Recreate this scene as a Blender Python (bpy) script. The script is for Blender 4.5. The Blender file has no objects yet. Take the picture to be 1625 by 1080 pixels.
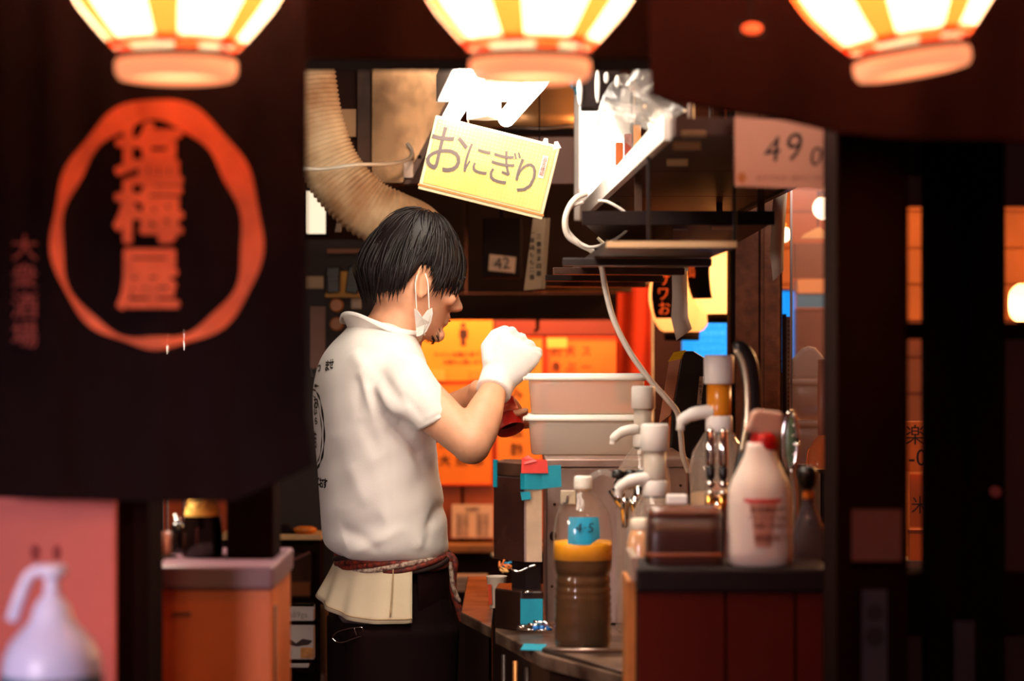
import bpy, bmesh, math, random
import numpy as np
from mathutils import Vector, Matrix, Euler
from mathutils.bvhtree import BVHTree
random.seed(7); rng = np.random.default_rng(7)
PI = math.pi
SC = bpy.context.scene
COL = SC.collection
# ------------------------------------------------------------ camera, world, exposure
CX, CY, FP, CZ = 812.5, 540.0, 3600.0, 1.42
cam_d = bpy.data.cameras.new('camera'); cam = bpy.data.objects.new('camera', cam_d); COL.objects.link(cam)
cam.location = (0, 0, CZ); cam.rotation_euler = (PI/2, 0, 0)
cam_d.sensor_width = 36; cam_d.lens = FP/1625*36; cam_d.clip_start = .05
cam_d.dof.use_dof = True; cam_d.dof.focus_distance = 4.2; cam_d.dof.aperture_fstop = 3.0
SC.camera = cam
SC.view_settings.view_transform = 'Standard'; SC.view_settings.look = 'None'
SC.view_settings.gamma = 1; SC.view_settings.exposure = 0.15
SC.view_settings.use_curve_mapping = False
SC.cycles.use_denoising = True
SC.cycles.max_bounces = 8; SC.cycles.transparent_max_bounces = 16
SC.cycles.sample_clamp_indirect = 6; SC.cycles.caustics_reflective = False; SC.cycles.caustics_refractive = False
wd = bpy.data.worlds.new('world'); SC.world = wd; wd.use_nodes = True
wd.node_tree.nodes['Background'].inputs[0].default_value = (.20, .062, .05, 1)
wd.node_tree.nodes['Background'].inputs[1].default_value = .5

def P(px, py, Y):
    return Vector(((px-CX)/FP*Y, Y, CZ-(py-CY)/FP*Y))
def light(kind, name, loc, power, col, size=.2, aim=None, size_y=None, spot=None, blend=.6):
    l = bpy.data.lights.new(name, kind); o = bpy.data.objects.new(name, l); COL.objects.link(o)
    l.energy = power; l.color = col; o.location = loc
    if kind == 'AREA':
        l.size = size
        if size_y: l.shape = 'RECTANGLE'; l.size_y = size_y
    else: l.shadow_soft_size = size
    if kind == 'SPOT': l.spot_size = math.radians(spot or 60); l.spot_blend = blend
    if aim is not None: o.rotation_euler = (Vector(aim)-Vector(loc)).to_track_quat('-Z', 'Y').to_euler()
    return o
WARM = (1, .72, .48); ORANGE = (1, .42, .12); REDL = (1, .16, .06)
# unseen spot added at the left to brighten pink board and pump bottle
light('SPOT', 'added_board_spot', (-1.2, .7, 1.45), 100, (1, .80, .88), .15, P(80, 960, 2.4), spot=30, blend=.8)
# lamps of the rooms, with added unseen fill lights among them
light('AREA', 'added_kitchen_fill', (-.05, 3.2, 2.36), 13, (1, .86, .70), .5, (-.05, 4.1, 1.1), .5)  # out-of-view overhead fill, added to brighten the cook from above
light('AREA', 'menu_wall_lamp', (-.05, 6.36, 1.66), 12, (1, .50, .22), 1.1, (0, 6.56, 1.2), .08)
light('POINT', 'added_price_fill', P(1235, 160, 2.77), .9, (1, .66, .50), .03)  # added behind the maroon curtain to light the price paper
light('POINT', 'added_shirt_fill', (-.56, 3.1, 1.36), 11, (1, .82, .66), .07)  # fill added behind the dark curtain for the lower shirt
light('POINT', 'added_jug_fill', (.03, 2.96, 1.88), 8, (1, .84, .68), .05)  # unseen fill added to whiten the pump jugs
light('POINT', 'added_front_fill', (-.2, 3.02, 2.0), 5, (1, .82, .66), .07)  # second added fill from the front left, for counter and cook
light('POINT', 'back_room_lamp', (-1.0, 5.6, 1.55), 2.5, (1, .55, .28), .12)
light('POINT', 'added_screen_fill', P(1285, 250, 4.5), 2.2, (1, .80, .66), .02)  # added behind the price sign to light the bag and tubs
light('POINT', 'dining_lamp', (.95, 5.6, 2.0), 24, (1, .52, .22), .15)
light('POINT', 'dining_lamp_far', (1.7, 5.2, 1.9), 60, (1, .52, .20), .15)
light('SPOT', 'added_bar_spot', (.42, 2.55, 2.25), 2.2, (1, .55, .35), .1, P(1180, 850, 3.0), spot=50, blend=.8)  # unseen spot added over the right counter
light('SPOT', 'added_left_counter_spot', (-.45, 1.5, 1.5), 16, (1, .6, .3), .1, P(335, 1010, 2.95), spot=24, blend=.8)  # out-of-view spot added to lift the left counter's front panel

# ------------------------------------------------------------ materials
def lin(h):
    h = h.lstrip('#'); v = [int(h[i:i+2], 16)/255 for i in (0, 2, 4)]
    return tuple((c/12.92 if c <= .04045 else ((c+.055)/1.055)**2.4) for c in v)
MATS = {}
def mat(name, col, rough=.5, metal=0, emit=0, ecol=None, var=.12, scale=8, bump=0, bscale=60, trans=0, alpha=1, spec=.5, sheen=0, stretch=None, dark=None, sss=0, coat=0):
    """procedural principled material; var = colour variation, dark = second colour blended by noise"""
    if name in MATS: return MATS[name]
    m = bpy.data.materials.new(name); m.use_nodes = True; MATS[name] = m
    nt = m.node_tree; n = nt.nodes; b = n['Principled BSDF']; L = nt.links.new
    c = lin(col) if isinstance(col, str) else col
    tc = n.new('ShaderNodeTexCoord'); mp = n.new('ShaderNodeMapping')
    L(tc.outputs['Object'], mp.inputs[0])
    if stretch: mp.inputs['Scale'].default_value = stretch
    nz = n.new('ShaderNodeTexNoise'); nz.inputs['Scale'].default_value = scale; nz.inputs['Detail'].default_value = 6
    L(mp.outputs[0], nz.inputs[0])
    mx = n.new('ShaderNodeMix'); mx.data_type = 'RGBA'
    rp = n.new('ShaderNodeMapRange'); rp.inputs[1].default_value = .35; rp.inputs[2].default_value = .65
    L(nz.outputs[0], rp.inputs[0]); L(rp.outputs[0], mx.inputs[0])
    d = lin(dark) if dark else tuple(x*(1-var) for x in c)
    mx.inputs[6].default_value = (*[min(1, x*(1+(0 if dark else var*.5))) for x in c], 1); mx.inputs[7].default_value = (*d, 1)
    L(mx.outputs[2], b.inputs['Base Color'])
    b.inputs['Roughness'].default_value = rough; b.inputs['Metallic'].default_value = metal
    b.inputs['Specular IOR Level'].default_value = spec
    b.inputs['Transmission Weight'].default_value = trans; b.inputs['Alpha'].default_value = alpha
    if coat: b.inputs['Coat Weight'].default_value = coat; b.inputs['Coat Roughness'].default_value = .12
    if sheen: b.inputs['Sheen Weight'].default_value = sheen
    if sss: b.inputs['Subsurface Weight'].default_value = sss; b.inputs['Subsurface Scale'].default_value = .01; b.inputs['Subsurface Radius'].default_value = (1, .35, .2)
    if emit: b.inputs['Emission Color'].default_value = (*(lin(ecol) if ecol else c), 1); b.inputs['Emission Strength'].default_value = emit
    if bump:
        nb = n.new('ShaderNodeTexNoise'); nb.inputs['Scale'].default_value = bscale; nb.inputs['Detail'].default_value = 5
        L(mp.outputs[0], nb.inputs[0]); bp = n.new('ShaderNodeBump'); bp.inputs['Strength'].default_value = bump; bp.inputs['Distance'].default_value = .004
        L(nb.outputs[0], bp.inputs['Height']); L(bp.outputs[0], b.inputs['Normal'])
    return m
def clear(name, tint=(1, 1, 1), body=.12, bodycol=(1, 1, 1), rough=.08, ior=1.4):
    """thin clear plastic or glass: see-through, fresnel gloss, some body"""
    if name in MATS: return MATS[name]
    m = bpy.data.materials.new(name); m.use_nodes = True; MATS[name] = m
    nt = m.node_tree; n = nt.nodes; n.clear(); L = nt.links.new
    o = n.new('ShaderNodeOutputMaterial'); t = n.new('ShaderNodeBsdfTransparent'); t.inputs[0].default_value = (*tint, 1)
    g = n.new('ShaderNodeBsdfGlossy'); g.inputs['Roughness'].default_value = rough
    d = n.new('ShaderNodeBsdfDiffuse'); d.inputs[0].default_value = (*bodycol, 1)
    tl = n.new('ShaderNodeBsdfTranslucent'); tl.inputs[0].default_value = (*bodycol, 1)
    a = n.new('ShaderNodeMixShader'); a.inputs[0].default_value = .5; L(d.outputs[0], a.inputs[1]); L(tl.outputs[0], a.inputs[2])
    m1 = n.new('ShaderNodeMixShader'); m1.inputs[0].default_value = body; L(t.outputs[0], m1.inputs[1]); L(a.outputs[0], m1.inputs[2])
    f = n.new('ShaderNodeFresnel'); ge = n.new('ShaderNodeNewGeometry'); mi = n.new('ShaderNodeMix'); L(ge.outputs['Backfacing'], mi.inputs[0]); mi.inputs[2].default_value = ior; mi.inputs[3].default_value = 1/ior; L(mi.outputs[0], f.inputs[0])
    m2 = n.new('ShaderNodeMixShader'); L(f.outputs[0], m2.inputs[0]); L(m1.outputs[0], m2.inputs[1]); L(g.outputs[0], m2.inputs[2])
    L(m2.outputs[0], o.inputs[0])
    return m
def emis(name, col, s):
    if name in MATS: return MATS[name]
    m = bpy.data.materials.new(name); m.use_nodes = True; MATS[name] = m
    nt = m.node_tree; b = nt.nodes['Principled BSDF']; c = lin(col) if isinstance(col, str) else col
    b.inputs['Base Color'].default_value = (*c, 1); b.inputs['Emission Color'].default_value = (*c, 1); b.inputs['Emission Strength'].default_value = s
    return m

# ------------------------------------------------------------ mesh helpers
class K:
    """mesh builder. Local frame: origin at an anchor point of the thing; coordinates are given as (px, py, d):
    picture-like units at the thing's own distance, turned at once into metres about the anchor."""
    def __init__(s, px=0, py=0, Y=1.0):
        s.px, s.py, s.s = px, py, Y/FP; s.v = []; s.f = []; s.sm = []
    def c(s, x, y, d=0): return ((x-s.px)*s.s, d*s.s, (s.py-y)*s.s)
    def add(s, vs, fs, sm=False):
        o = len(s.v); s.v += [tuple(q) for q in vs]; s.f += [tuple(i+o for i in f) for f in fs]; s.sm += [sm]*len(fs)
        return s
    def box(s, x0, x1, y0, y1, d0, d1):
        vs = [s.c(x, y, d) for d in (d0, d1) for y in (y1, y0) for x in (x0, x1)]
        return s.add(vs, [(0, 1, 3, 2), (5, 4, 6, 7), (4, 0, 2, 6), (1, 5, 7, 3), (2, 3, 7, 6), (4, 5, 1, 0)])
    def quad(s, pts, th=1.5):
        """slab through four (x,y,d) points given counter-clockwise seen from the front, th thick"""
        a = [Vector(s.c(*p)) for p in pts]; n = (a[1]-a[0]).cross(a[2]-a[0]).normalized()*th*s.s
        vs = a+[p-n for p in a]; N = len(a)
        return s.add(vs, [tuple(range(N)), tuple(range(2*N-1, N-1, -1))]+[(i, i+N, (i+1) % N+N, (i+1) % N) for i in range(N)])
    def prism(s, xy, d0, d1):
        N = len(xy); vs = [s.c(x, y, d0) for x, y in xy]+[s.c(x, y, d1) for x, y in xy]
        return s.add(vs, [tuple(range(N)), tuple(range(2*N-1, N-1, -1))]+[(i, i+N, (i+1) % N+N, (i+1) % N) for i in range(N)])
    def lathe(s, cx, prof, cd=0, seg=28, sq=1, close=True, dx=0):
        """prof: (radius, y) top to bottom or so; sq squares the section; dx shears"""
        n = len(prof); vs = []
        for r, y in prof:
            for k in range(seg):
                a = 2*PI*k/seg; ca, sa = math.cos(a), math.sin(a)
                q = 1/((abs(ca)**(2*sq)+abs(sa)**(2*sq))**(1/(2*sq)))
                vs.append(s.c(cx+r*ca*q, y, cd+r*sa*q))
        fs = [(i*seg+k, i*seg+(k+1) % seg, (i+1)*seg+(k+1) % seg, (i+1)*seg+k) for i in range(n-1) for k in range(seg)]
        s.add(vs, fs, True)
        if close:
            o = len(s.v)-n*seg; s.f += [tuple(range(o+seg-1, o-1, -1)), tuple(range(o+(n-1)*seg, o+n*seg))]; s.sm += [False]*2
        return s
    def tube(s, pts, r, seg=8, flat=1):
        """pts (x,y,d); r number or list; flat squeezes the section across"""
        p = [Vector(s.c(*q)) for q in pts]; n = len(p)
        rr = [q*s.s for q in (r if isinstance(r, (list, tuple)) else [r]*n)]
        return s.add(*tube_geo(p, rr, seg, flat), True)
    def disc(s, x, y, r, d0, d1, seg=20, ry=None):
        ry = ry or r
        return s.prism([(x+r*math.cos(-2*PI*k/seg), y+ry*math.sin(-2*PI*k/seg)) for k in range(seg)], d0, d1)
    def ball(s, x, y, d, r, ry=None, rd=None, seg=14):
        ry = ry or r; rd = rd or r; vs = []; m = seg//2
        for i in range(m+1):
            t = PI*i/m
            for k in range(seg):
                a = 2*PI*k/seg; vs.append(s.c(x+r*math.sin(t)*math.cos(a), y-ry*math.cos(t), d+rd*math.sin(t)*math.sin(a)))
        return s.add(vs, [(i*seg+k, (i+1)*seg+k, (i+1)*seg+(k+1) % seg, i*seg+(k+1) % seg) for i in range(m) for k in range(seg)], True)
def tube_geo(p, rr, seg=8, flat=1):
    n = len(p); vs = []; up = Vector((0, 0, 1)); prev = None
    for i in range(n):
        t = (p[min(i+1, n-1)]-p[max(i-1, 0)]).normalized()
        if prev is None:
            u = t.cross(up if abs(t.z) < .9 else Vector((0, 1, 0))).normalized()
        else: u = (prev-t*prev.dot(t)).normalized()
        prev = u; w = t.cross(u)
        for k in range(seg):
            a = 2*PI*k/seg; vs.append(p[i]+(u*math.cos(a)+w*math.sin(a)*flat)*rr[i])
    fs = [(i*seg+k, i*seg+(k+1) % seg, (i+1)*seg+(k+1) % seg, (i+1)*seg+k) for i in range(n-1) for k in range(seg)]
    fs += [tuple(range(seg-1, -1, -1)), tuple(range((n-1)*seg, n*seg))]
    return vs, fs
def smooth_path(pts, n=8):
    """Catmull-Rom through tuples"""
    out = []; q = [pts[0]]+list(pts)+[pts[-1]]
    for i in range(1, len(q)-2):
        for k in range(n):
            t = k/n; a = []
            for j in range(len(pts[0])):
                p0, p1, p2, p3 = q[i-1][j], q[i][j], q[i+1][j], q[i+2][j]
                a.append(.5*(2*p1+(p2-p0)*t+(2*p0-5*p1+4*p2-p3)*t*t+(3*p1-p0-3*p2+p3)*t**3))
            out.append(tuple(a))
    out.append(tuple(pts[-1])); return out
def mesh(name, k, m, parent=None, loc=None, bevel=0, label=None, smooth=None, kind=None):
    me = bpy.data.meshes.new(name); me.from_pydata([tuple(v) for v in k.v], [], k.f)
    me.polygons.foreach_set('use_smooth', [bool(x) if smooth is None else smooth for x in k.sm]) if k.sm else None
    me.validate(); me.update()
    for mm in (m if isinstance(m, (list, tuple)) else [m]): me.materials.append(mm)
    bm = bmesh.new(); bm.from_mesh(me); bmesh.ops.recalc_face_normals(bm, faces=bm.faces); bm.to_mesh(me); bm.free()
    o = bpy.data.objects.new(name, me); COL.objects.link(o)
    if parent is not None: o.parent = parent
    if loc is not None: o.location = loc
    if bevel:
        b = o.modifiers.new('bevel', 'BEVEL'); b.width = bevel; b.segments = 2; b.limit_method = 'ANGLE'; b.angle_limit = math.radians(40)
    if label: o['label'] = label
    if kind: o['kind'] = kind
    return o
def thing(name, label, cat, px, py, Y, group=None, kind=None):
    o = bpy.data.objects.new(name, None); COL.objects.link(o); o.empty_display_size = .03
    o.location = P(px, py, Y); o['label'] = label; o['category'] = cat
    if group: o['group'] = group
    if kind: o['kind'] = kind
    return o
def tag(o, label, cat, group=None, kind=None):
    o['label'] = label; o['category'] = cat
    if group: o['group'] = group
    if kind: o['kind'] = kind
    return o
class T:
    """a thing anchored at (px,py,Y) with a part maker"""
    def __init__(s, name, label, cat, px, py, Y, group=None):
        s.o = thing(name, label, cat, px, py, Y, group); s.a = (px, py, Y)
    def k(s): return K(*s.a)
    def p(s, name, k, m, parent=None, **kw): return mesh(name, k, m, parent or s.o, **kw)
def single(name, label, cat, px, py, Y, build, m, group=None, **kw):
    k = K(px, py, Y); build(k); o = mesh(name, k, m, None, P(px, py, Y), **kw); return tag(o, label, cat, group)
def struct(name, m, x0, x1, y0, y1, z0, z1, parent=None, bevel=0):
    k = K(); k.add([(x, y, z) for y in (y0, y1) for z in (z0, z1) for x in (x0, x1)], [(0, 1, 3, 2), (5, 4, 6, 7), (4, 0, 2, 6), (1, 5, 7, 3), (2, 3, 7, 6), (4, 5, 1, 0)])
    o = mesh(name, k, m, parent, bevel=bevel)
    if parent is None: o['kind'] = 'structure'
    return o
def text(name, s, m, parent, anchor, x, y, d, size, rot=0, ext=.6, vertical=False, bold=0, sx=1, label=None, gap=1.0, lean=0):
    """flat lettering; x,y centre in the anchor's units; size = em height in the same units"""
    px, py, Y = anchor; sc = Y/FP
    c = bpy.data.curves.new(name, 'FONT'); c.body = '\n'.join(s) if vertical else s; c.align_x = 'CENTER'; c.align_y = 'CENTER'
    c.size = size*sc; fat = bold if bold > .002 else 0; bold = 0 if fat else bold; c.extrude = ext*sc; c.offset = bold*sc; c.resolution_u = 3; c.space_line = gap if vertical else 1
    c.shear = lean
    o = bpy.data.objects.new(name, c); COL.objects.link(o)
    dg = bpy.context.evaluated_depsgraph_get(); me = bpy.data.meshes.new_from_object(o.evaluated_get(dg))
    bpy.data.objects.remove(o); bpy.data.curves.remove(c)
    if fat:
        bm = bmesh.new()
        for q in range(8):
            me2 = me.copy(); me2.transform(Matrix.Translation((fat*math.cos(q*PI/4), fat*math.sin(q*PI/4), q*.00002))); bm.from_mesh(me2); bpy.data.meshes.remove(me2)
        bm.from_mesh(me); bm.to_mesh(me); bm.free()
    o = bpy.data.objects.new(name, me); COL.objects.link(o); me.materials.clear(); me.materials.append(m)
    o.parent = parent; o.location = ((x-px)*sc, d*sc, (py-y)*sc)
    o.rotation_euler = (PI/2, -rot, 0); o.scale = (sx, 1, 1)
    if label: o['label'] = label
    return o
def bake(o):
    """evaluate modifiers into a plain mesh"""
    dg = bpy.context.evaluated_depsgraph_get(); me = bpy.data.meshes.new_from_object(o.evaluated_get(dg))
    old = o.data; o.modifiers.clear(); o.data = me; bpy.data.meshes.remove(old); return o
def copy_tree(o, loc=None, label=None, parent=None):
    c = o.copy(); COL.objects.link(c); c.parent = parent
    if loc is not None: c.location = loc
    if label: c['label'] = label
    for ch in list(o.children): copy_tree(ch, None, None, c)
    return c
# ------------------------------------------------------------ shared materials
M_wood_dark = mat('dark_stained_wood', '#190b09', .95, spec=.02, var=.35, scale=14, stretch=(1, 1, .12), bump=.2, bscale=60)
M_black = mat('black_paint', '#1a0c0b', .75, var=.3, spec=.15)
M_blackpl = mat('black_plastic', '#120c0c', .35, var=.2)
M_wall = mat('sooty_wall', '#331811', .8, spec=.2, var=.4, scale=5, bump=.2)
M_wall_or = mat('warm_plaster', '#b8652a', .75, var=.25, scale=4, bump=.15)
M_floor = mat('dark_floor', '#2a1d18', .6, var=.3)
M_steel = mat('stainless_steel', '#b39a8b', .33, metal=.85, var=.22, scale=12, dark='#7d665a', bump=.1, bscale=200)
M_steel_d = mat('smoky_steel', '#5a4136', .35, metal=.7, var=.3, scale=9, dark='#33211a')
M_chrome = mat('chrome', '#d8d2cc', .1, metal=1, var=.05)
M_white = mat('white_plastic', '#efe6dd', .4, var=.05)
M_cream = mat('cream_paint', '#e8d8bd', .55, var=.12, scale=10)
M_paper = mat('white_paper', '#e6dcd2', .8, var=.08)
M_orange = mat('orange_poster', '#f07a18', .7, var=.12, scale=6)
M_redor = mat('red_orange_print', '#e0400f', .7, var=.15, scale=6)
M_ink = mat('black_ink', '#1a0d0c', .7, var=.1)
M_teal = mat('teal_tape', '#1296b0', .5, var=.12, scale=40)
M_redtape = mat('red_tape', '#e23c34', .5, var=.12, scale=40)
M_woodmid = mat('brown_wood', '#6b3a1c', .5, var=.35, scale=10, stretch=(1, 1, .1), bump=.15, bscale=80)
M_woodor = mat('orange_brown_panel', '#a8491a', .5, var=.3, scale=9, stretch=(1, 1, .15))
M_pink = mat('pink_red_board', '#c0554c', .6, var=.15, scale=5)
M_clear = clear('clear_plastic')
M_glass = clear('window_glass', (.96, .93, .92), .02, (.8, .8, .8), .02, 1.45)

# ------------------------------------------------------------ the room
struct('floor', M_floor, -3, 3, -.5, 8.5, -.05, 0)
struct('ceiling', M_wall, -2.3, 2.6, 2.75, 7.4, 2.45, 2.5)
wb = struct('wall_back', M_wall, -2.3, 2.6, 7.0, 7.1, 0, 2.45)
struct('wall_left', M_wall, -2.3, -2.2, 2.75, 7.0, 0, 2.45)
struct('wall_right', M_wall_or, 2.5, 2.6, 2.75, 7.0, 0, 2.45)
# low partition that carries the menu posters
pt = struct('wall_partition', M_wall, -1.42, .62, 6.6, 6.68, 0, 2.4)
# wooden dado boards on the partition
for i in range(8):
    x0 = -1.42+i*.255
    struct('panel', M_woodor, x0+.004, x0+.251, 6.585, 6.6, .84, 1.005, pt, bevel=.003)
for i in range(4):
    x0 = -1.42+i*.17
    struct('panel', M_woodor, x0+.004, x0+.166, 6.585, 6.6, 1.01, 1.28, pt, bevel=.003)
struct('trim_1', mat('shelf_rail_wood', '#8a5528', .5, var=.3), -1.42, .62, 6.5, 6.585, .812, .835, bevel=.003)
# wooden facing of the dining side, in boards
M_wains = mat('red_brown_wainscot', '#6e3016', .7, var=.25, scale=4)
wd2 = struct('wall_dining', M_wall_or, .62, 2.5, 6.55, 6.62, 0, 2.45)
for i in range(9):
    z0 = 1.16+i*.105
    struct('plank', M_wall_or if z0 > 1.4 else M_wains, .63, 2.49, 6.535, 6.55, z0+.003, z0+.102, wd2, bevel=.003)

# ------------------------------------------------------------ front: fascia beam, posts and lattice
struct('trim_7', M_wood_dark, -1.6, 1.6, 2.28, 2.72, 2.17, 2.22)
struct('trim_2', M_wood_dark, -1.6, 1.6, 2.72, 2.84, CZ+(540-104)/FP*2.78, 2.6, bevel=.004)
def post(n, x0, x1, Y0, Y1, z0, z1): return struct('trim_%d' % n, M_wood_dark, x0, x1, Y0, Y1, z0, z1, bevel=.004)
def X(px, Y): return (px-CX)/FP*Y
def Z(py, Y): return CZ-(py-CY)/FP*Y
post(3, X(183, 2.75), X(241, 2.75), 2.72, 2.84, 0, 1.74)
post(4, X(366, 3.1), X(440, 3.1), 3.05, 3.15, 0, 2.45)
post(5, X(1320, 2.78), X(1433, 2.78), 2.74, 2.86, 0, 2.4)
# sliding lattice doors at the right: each with frame, glass, stiles and a mid rail
def lattice_door(n, xa, xb, xl, xr):
    d = bpy.data.objects.new('door_%d' % n, None); COL.objects.link(d); d['kind'] = 'structure'
    Yd = 2.92
    for a, b in ((xa, xl), (xr, xb)):
        k = K(); k.add([(x, y, z) for y in (Yd, Yd+.04) for z in (.02, 2.2) for x in (X(a, Yd), X(b, Yd))], [(0, 1, 3, 2), (5, 4, 6, 7), (4, 0, 2, 6), (1, 5, 7, 3), (2, 3, 7, 6), (4, 5, 1, 0)])
        mesh('stile', k, M_wood_dark, d, bevel=.003)
    for (ya, yb) in ((512, 538), (910, 1010), (195, 218)):
        k = K(); k.add([(x, y, z) for y in (Yd+.003, Yd+.036) for z in (Z(yb, Yd), Z(ya, Yd)) for x in (X(xl, Yd)-.001, X(xr, Yd)+.001)], [(0, 1, 3, 2), (5, 4, 6, 7), (4, 0, 2, 6), (1, 5, 7, 3), (2, 3, 7, 6), (4, 5, 1, 0)])
        mesh('rail', k, M_wood_dark, d, bevel=.002)
    k = K(); k.add([(x, y, z) for y in (Yd+.018, Yd+.022) for z in (.3, 2.1) for x in (X(xl, Yd)-.002, X(xr, Yd)+.002)], [(0, 1, 3, 2), (5, 4, 6, 7), (4, 0, 2, 6), (1, 5, 7, 3), (2, 3, 7, 6), (4, 5, 1, 0)])
    mesh('pane', k, M_glass, d)
    for nm, ya, yb, m_ in (('header_panel', 214, 326, mat('mauve_header', '#3a2224', .8, spec=.1)),)+((('lower_panel', 536, 912, mat('dull_red_panel', '#4a1a0e', .7, spec=.1)),) if n == 2 else ()):
        k = K(); k.add([(x, y, z) for y in (Yd+.024, Yd+.034) for z in (Z(yb, Yd), Z(ya, Yd)) for x in (X(xl, Yd)-.002, X(xr, Yd)+.002)], [(0, 1, 3, 2), (5, 4, 6, 7), (4, 0, 2, 6), (1, 5, 7, 3), (2, 3, 7, 6), (4, 5, 1, 0)])
        mesh(nm, k, m_, d)
    return d
d1 = lattice_door(1, 1425, 1532, 1434, 1470)
d2 = lattice_door(2, 1533, 1690, 1596, 1672)
k = K(1631, 780, 2.9); k.disc(1580, 780, 9, -3, 1); mesh('finger_pull', k, mat('dull_pink_metal', '#9a5560', .4, metal=.3), d1, P(1631, 780, 2.9))
# low front panel under the doors
struct('trim_6', M_wood_dark, X(1434, 2.9), X(1690, 2.9), 2.97, 3.0, 0, Z(905, 2.95))
# ------------------------------------------------------------ foreground lanterns
def lantern_mat(name, ca, cb, stripes, phase, width=.34):
    m = bpy.data.materials.new(name); m.use_nodes = True; nt = m.node_tree; n = nt.nodes; n.clear(); L = nt.links.new
    o = n.new('ShaderNodeOutputMaterial'); tc = n.new('ShaderNodeTexCoord'); sp = n.new('ShaderNodeSeparateXYZ'); L(tc.outputs['Object'], sp.inputs[0])
    at = n.new('ShaderNodeMath'); at.operation = 'ARCTAN2'; L(sp.outputs[1], at.inputs[0]); L(sp.outputs[0], at.inputs[1])
    ml = n.new('ShaderNodeMath'); ml.operation = 'MULTIPLY_ADD'; L(at.outputs[0], ml.inputs[0]); ml.inputs[1].default_value = stripes/(2*PI); ml.inputs[2].default_value = phase+10
    fr = n.new('ShaderNodeMath'); fr.operation = 'FRACT'; L(ml.outputs[0], fr.inputs[0])
    lt = n.new('ShaderNodeMath'); lt.operation = 'LESS_THAN'; L(fr.outputs[0], lt.inputs[0]); lt.inputs[1].default_value = width
    mx = n.new('ShaderNodeMix'); mx.data_type = 'RGBA'; L(lt.outputs[0], mx.inputs[0]); mx.inputs[6].default_value = (*ca, 1); mx.inputs[7].default_value = (*cb, 1)
    t = n.new('ShaderNodeBsdfTranslucent'); d = n.new('ShaderNodeBsdfDiffuse'); L(mx.outputs[2], t.inputs[0]); L(mx.outputs[2], d.inputs[0])
    s = n.new('ShaderNodeMixShader'); s.inputs[0].default_value = .25; L(t.outputs[0], s.inputs[1]); L(d.outputs[0], s.inputs[2]); L(s.outputs[0], o.inputs[0])
    return m
M_ringpaper = emis('lit_paper_ring', (1, .38, .2), .55)
def shell(k, prof, seg=40):
    """open lathe without caps, ribbed"""
    pts = smooth_path([(r, y, 0) for r, y in prof], 10); q = []
    for i, (r, y, _) in enumerate(pts): q.append((r+(1.6 if i % 2 else 0), y))
    k.lathe(k.px, q, 0, seg, close=False)
def big_lantern(px, py, Y, tilt, phase, label, power, s=1.0):
    t = T('paper_lantern', label, 'lantern', px, py, Y, 'lanterns hanging in front of the shop')
    k = t.k(); shell(k, [(x*s, py+(y-78)*s) for x, y in ((97, 78), (131, 40), (161, 0), (186, -60), (200, -150), (196, -300), (160, -390), (100, -430))])
    t.p('paper_shell', k, lantern_mat('lantern_paper', (1, .84, .60), (1, .125, .022), 6, phase))
    k = t.k(); k.lathe(px, [(97*s+.8, py), (101.5*s+.8, py-4.5*s), (107*s+.8, py-11*s)], 0, 40, close=False); t.p('red_rim', k, lantern_mat('red_rim_paper', (1, .16, .04), (.9, .07, .02), 6, phase))
    for a, b in ((-9, 12), (506, 520)):
        k = t.k(); k.lathe(px, [(88*s, py-a*s), (95*s, py-a*s), (95*s, py-a*s+(b-a)*s*.9), (88*s, py-a*s+(b-a)*s*.9)] if a < 0 else [(90*s, py-a*s), (103*s, py-a*s), (103*s, py-b*s), (90*s, py-b*s)], 0, 32, close=False); t.p('hoop', k, M_black)
    for dx in (-80, 80, -60, 60):
        dd = math.sqrt(max(0, 91**2-dx**2))*(-1 if abs(dx) == 80 else 1)
        k = t.k(); k.tube([(px+dx*s, py-4*s, dd*s), (px+dx*s, py+22*s, dd*s)], 5*s, 6)
        t.p('ring_strut', k, mat('red_strut', '#d8401e', .6))
    k = t.k(); pr = [(80, 16), (92, 17), (96, 26), (96, 42), (90, 52), (78, 54), (70, 46), (76, 30), (80, 16)]
    k.lathe(px, [(r*s, py+(y-4)*s) for r, y in pr], 0, 36, close=False); t.p('base_ring', k, mat('pale_lantern_ring', '#f6c4a0', .5, var=.1, emit=1.1, ecol='#f49060'))
    k = t.k(); k.tube([(px, py-500*s, 0), (px, py-700*s, 0)], 3, 6); t.p('hanging_cord', k, M_black)
    t.o.rotation_euler = (0, tilt, 0)
    lz = light('POINT', 'lantern_bulb', (0, 0, .16), power, (1, .78, .55), .05); lz.parent = t.o
    return t
big_lantern(280, 78, 2.4, 0, .67, 'red and white striped paper lantern above the round emblem of the curtain', 8)
big_lantern(841, 78, 2.4, 0, .915, 'red and white striped paper lantern over the kitchen opening, in front of the tube lamp', 8)
big_lantern(1443, 70, 2.45, math.radians(-9), .165, 'tilted red and white striped paper lantern above the dark lattice doors', 7, .97)

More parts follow.
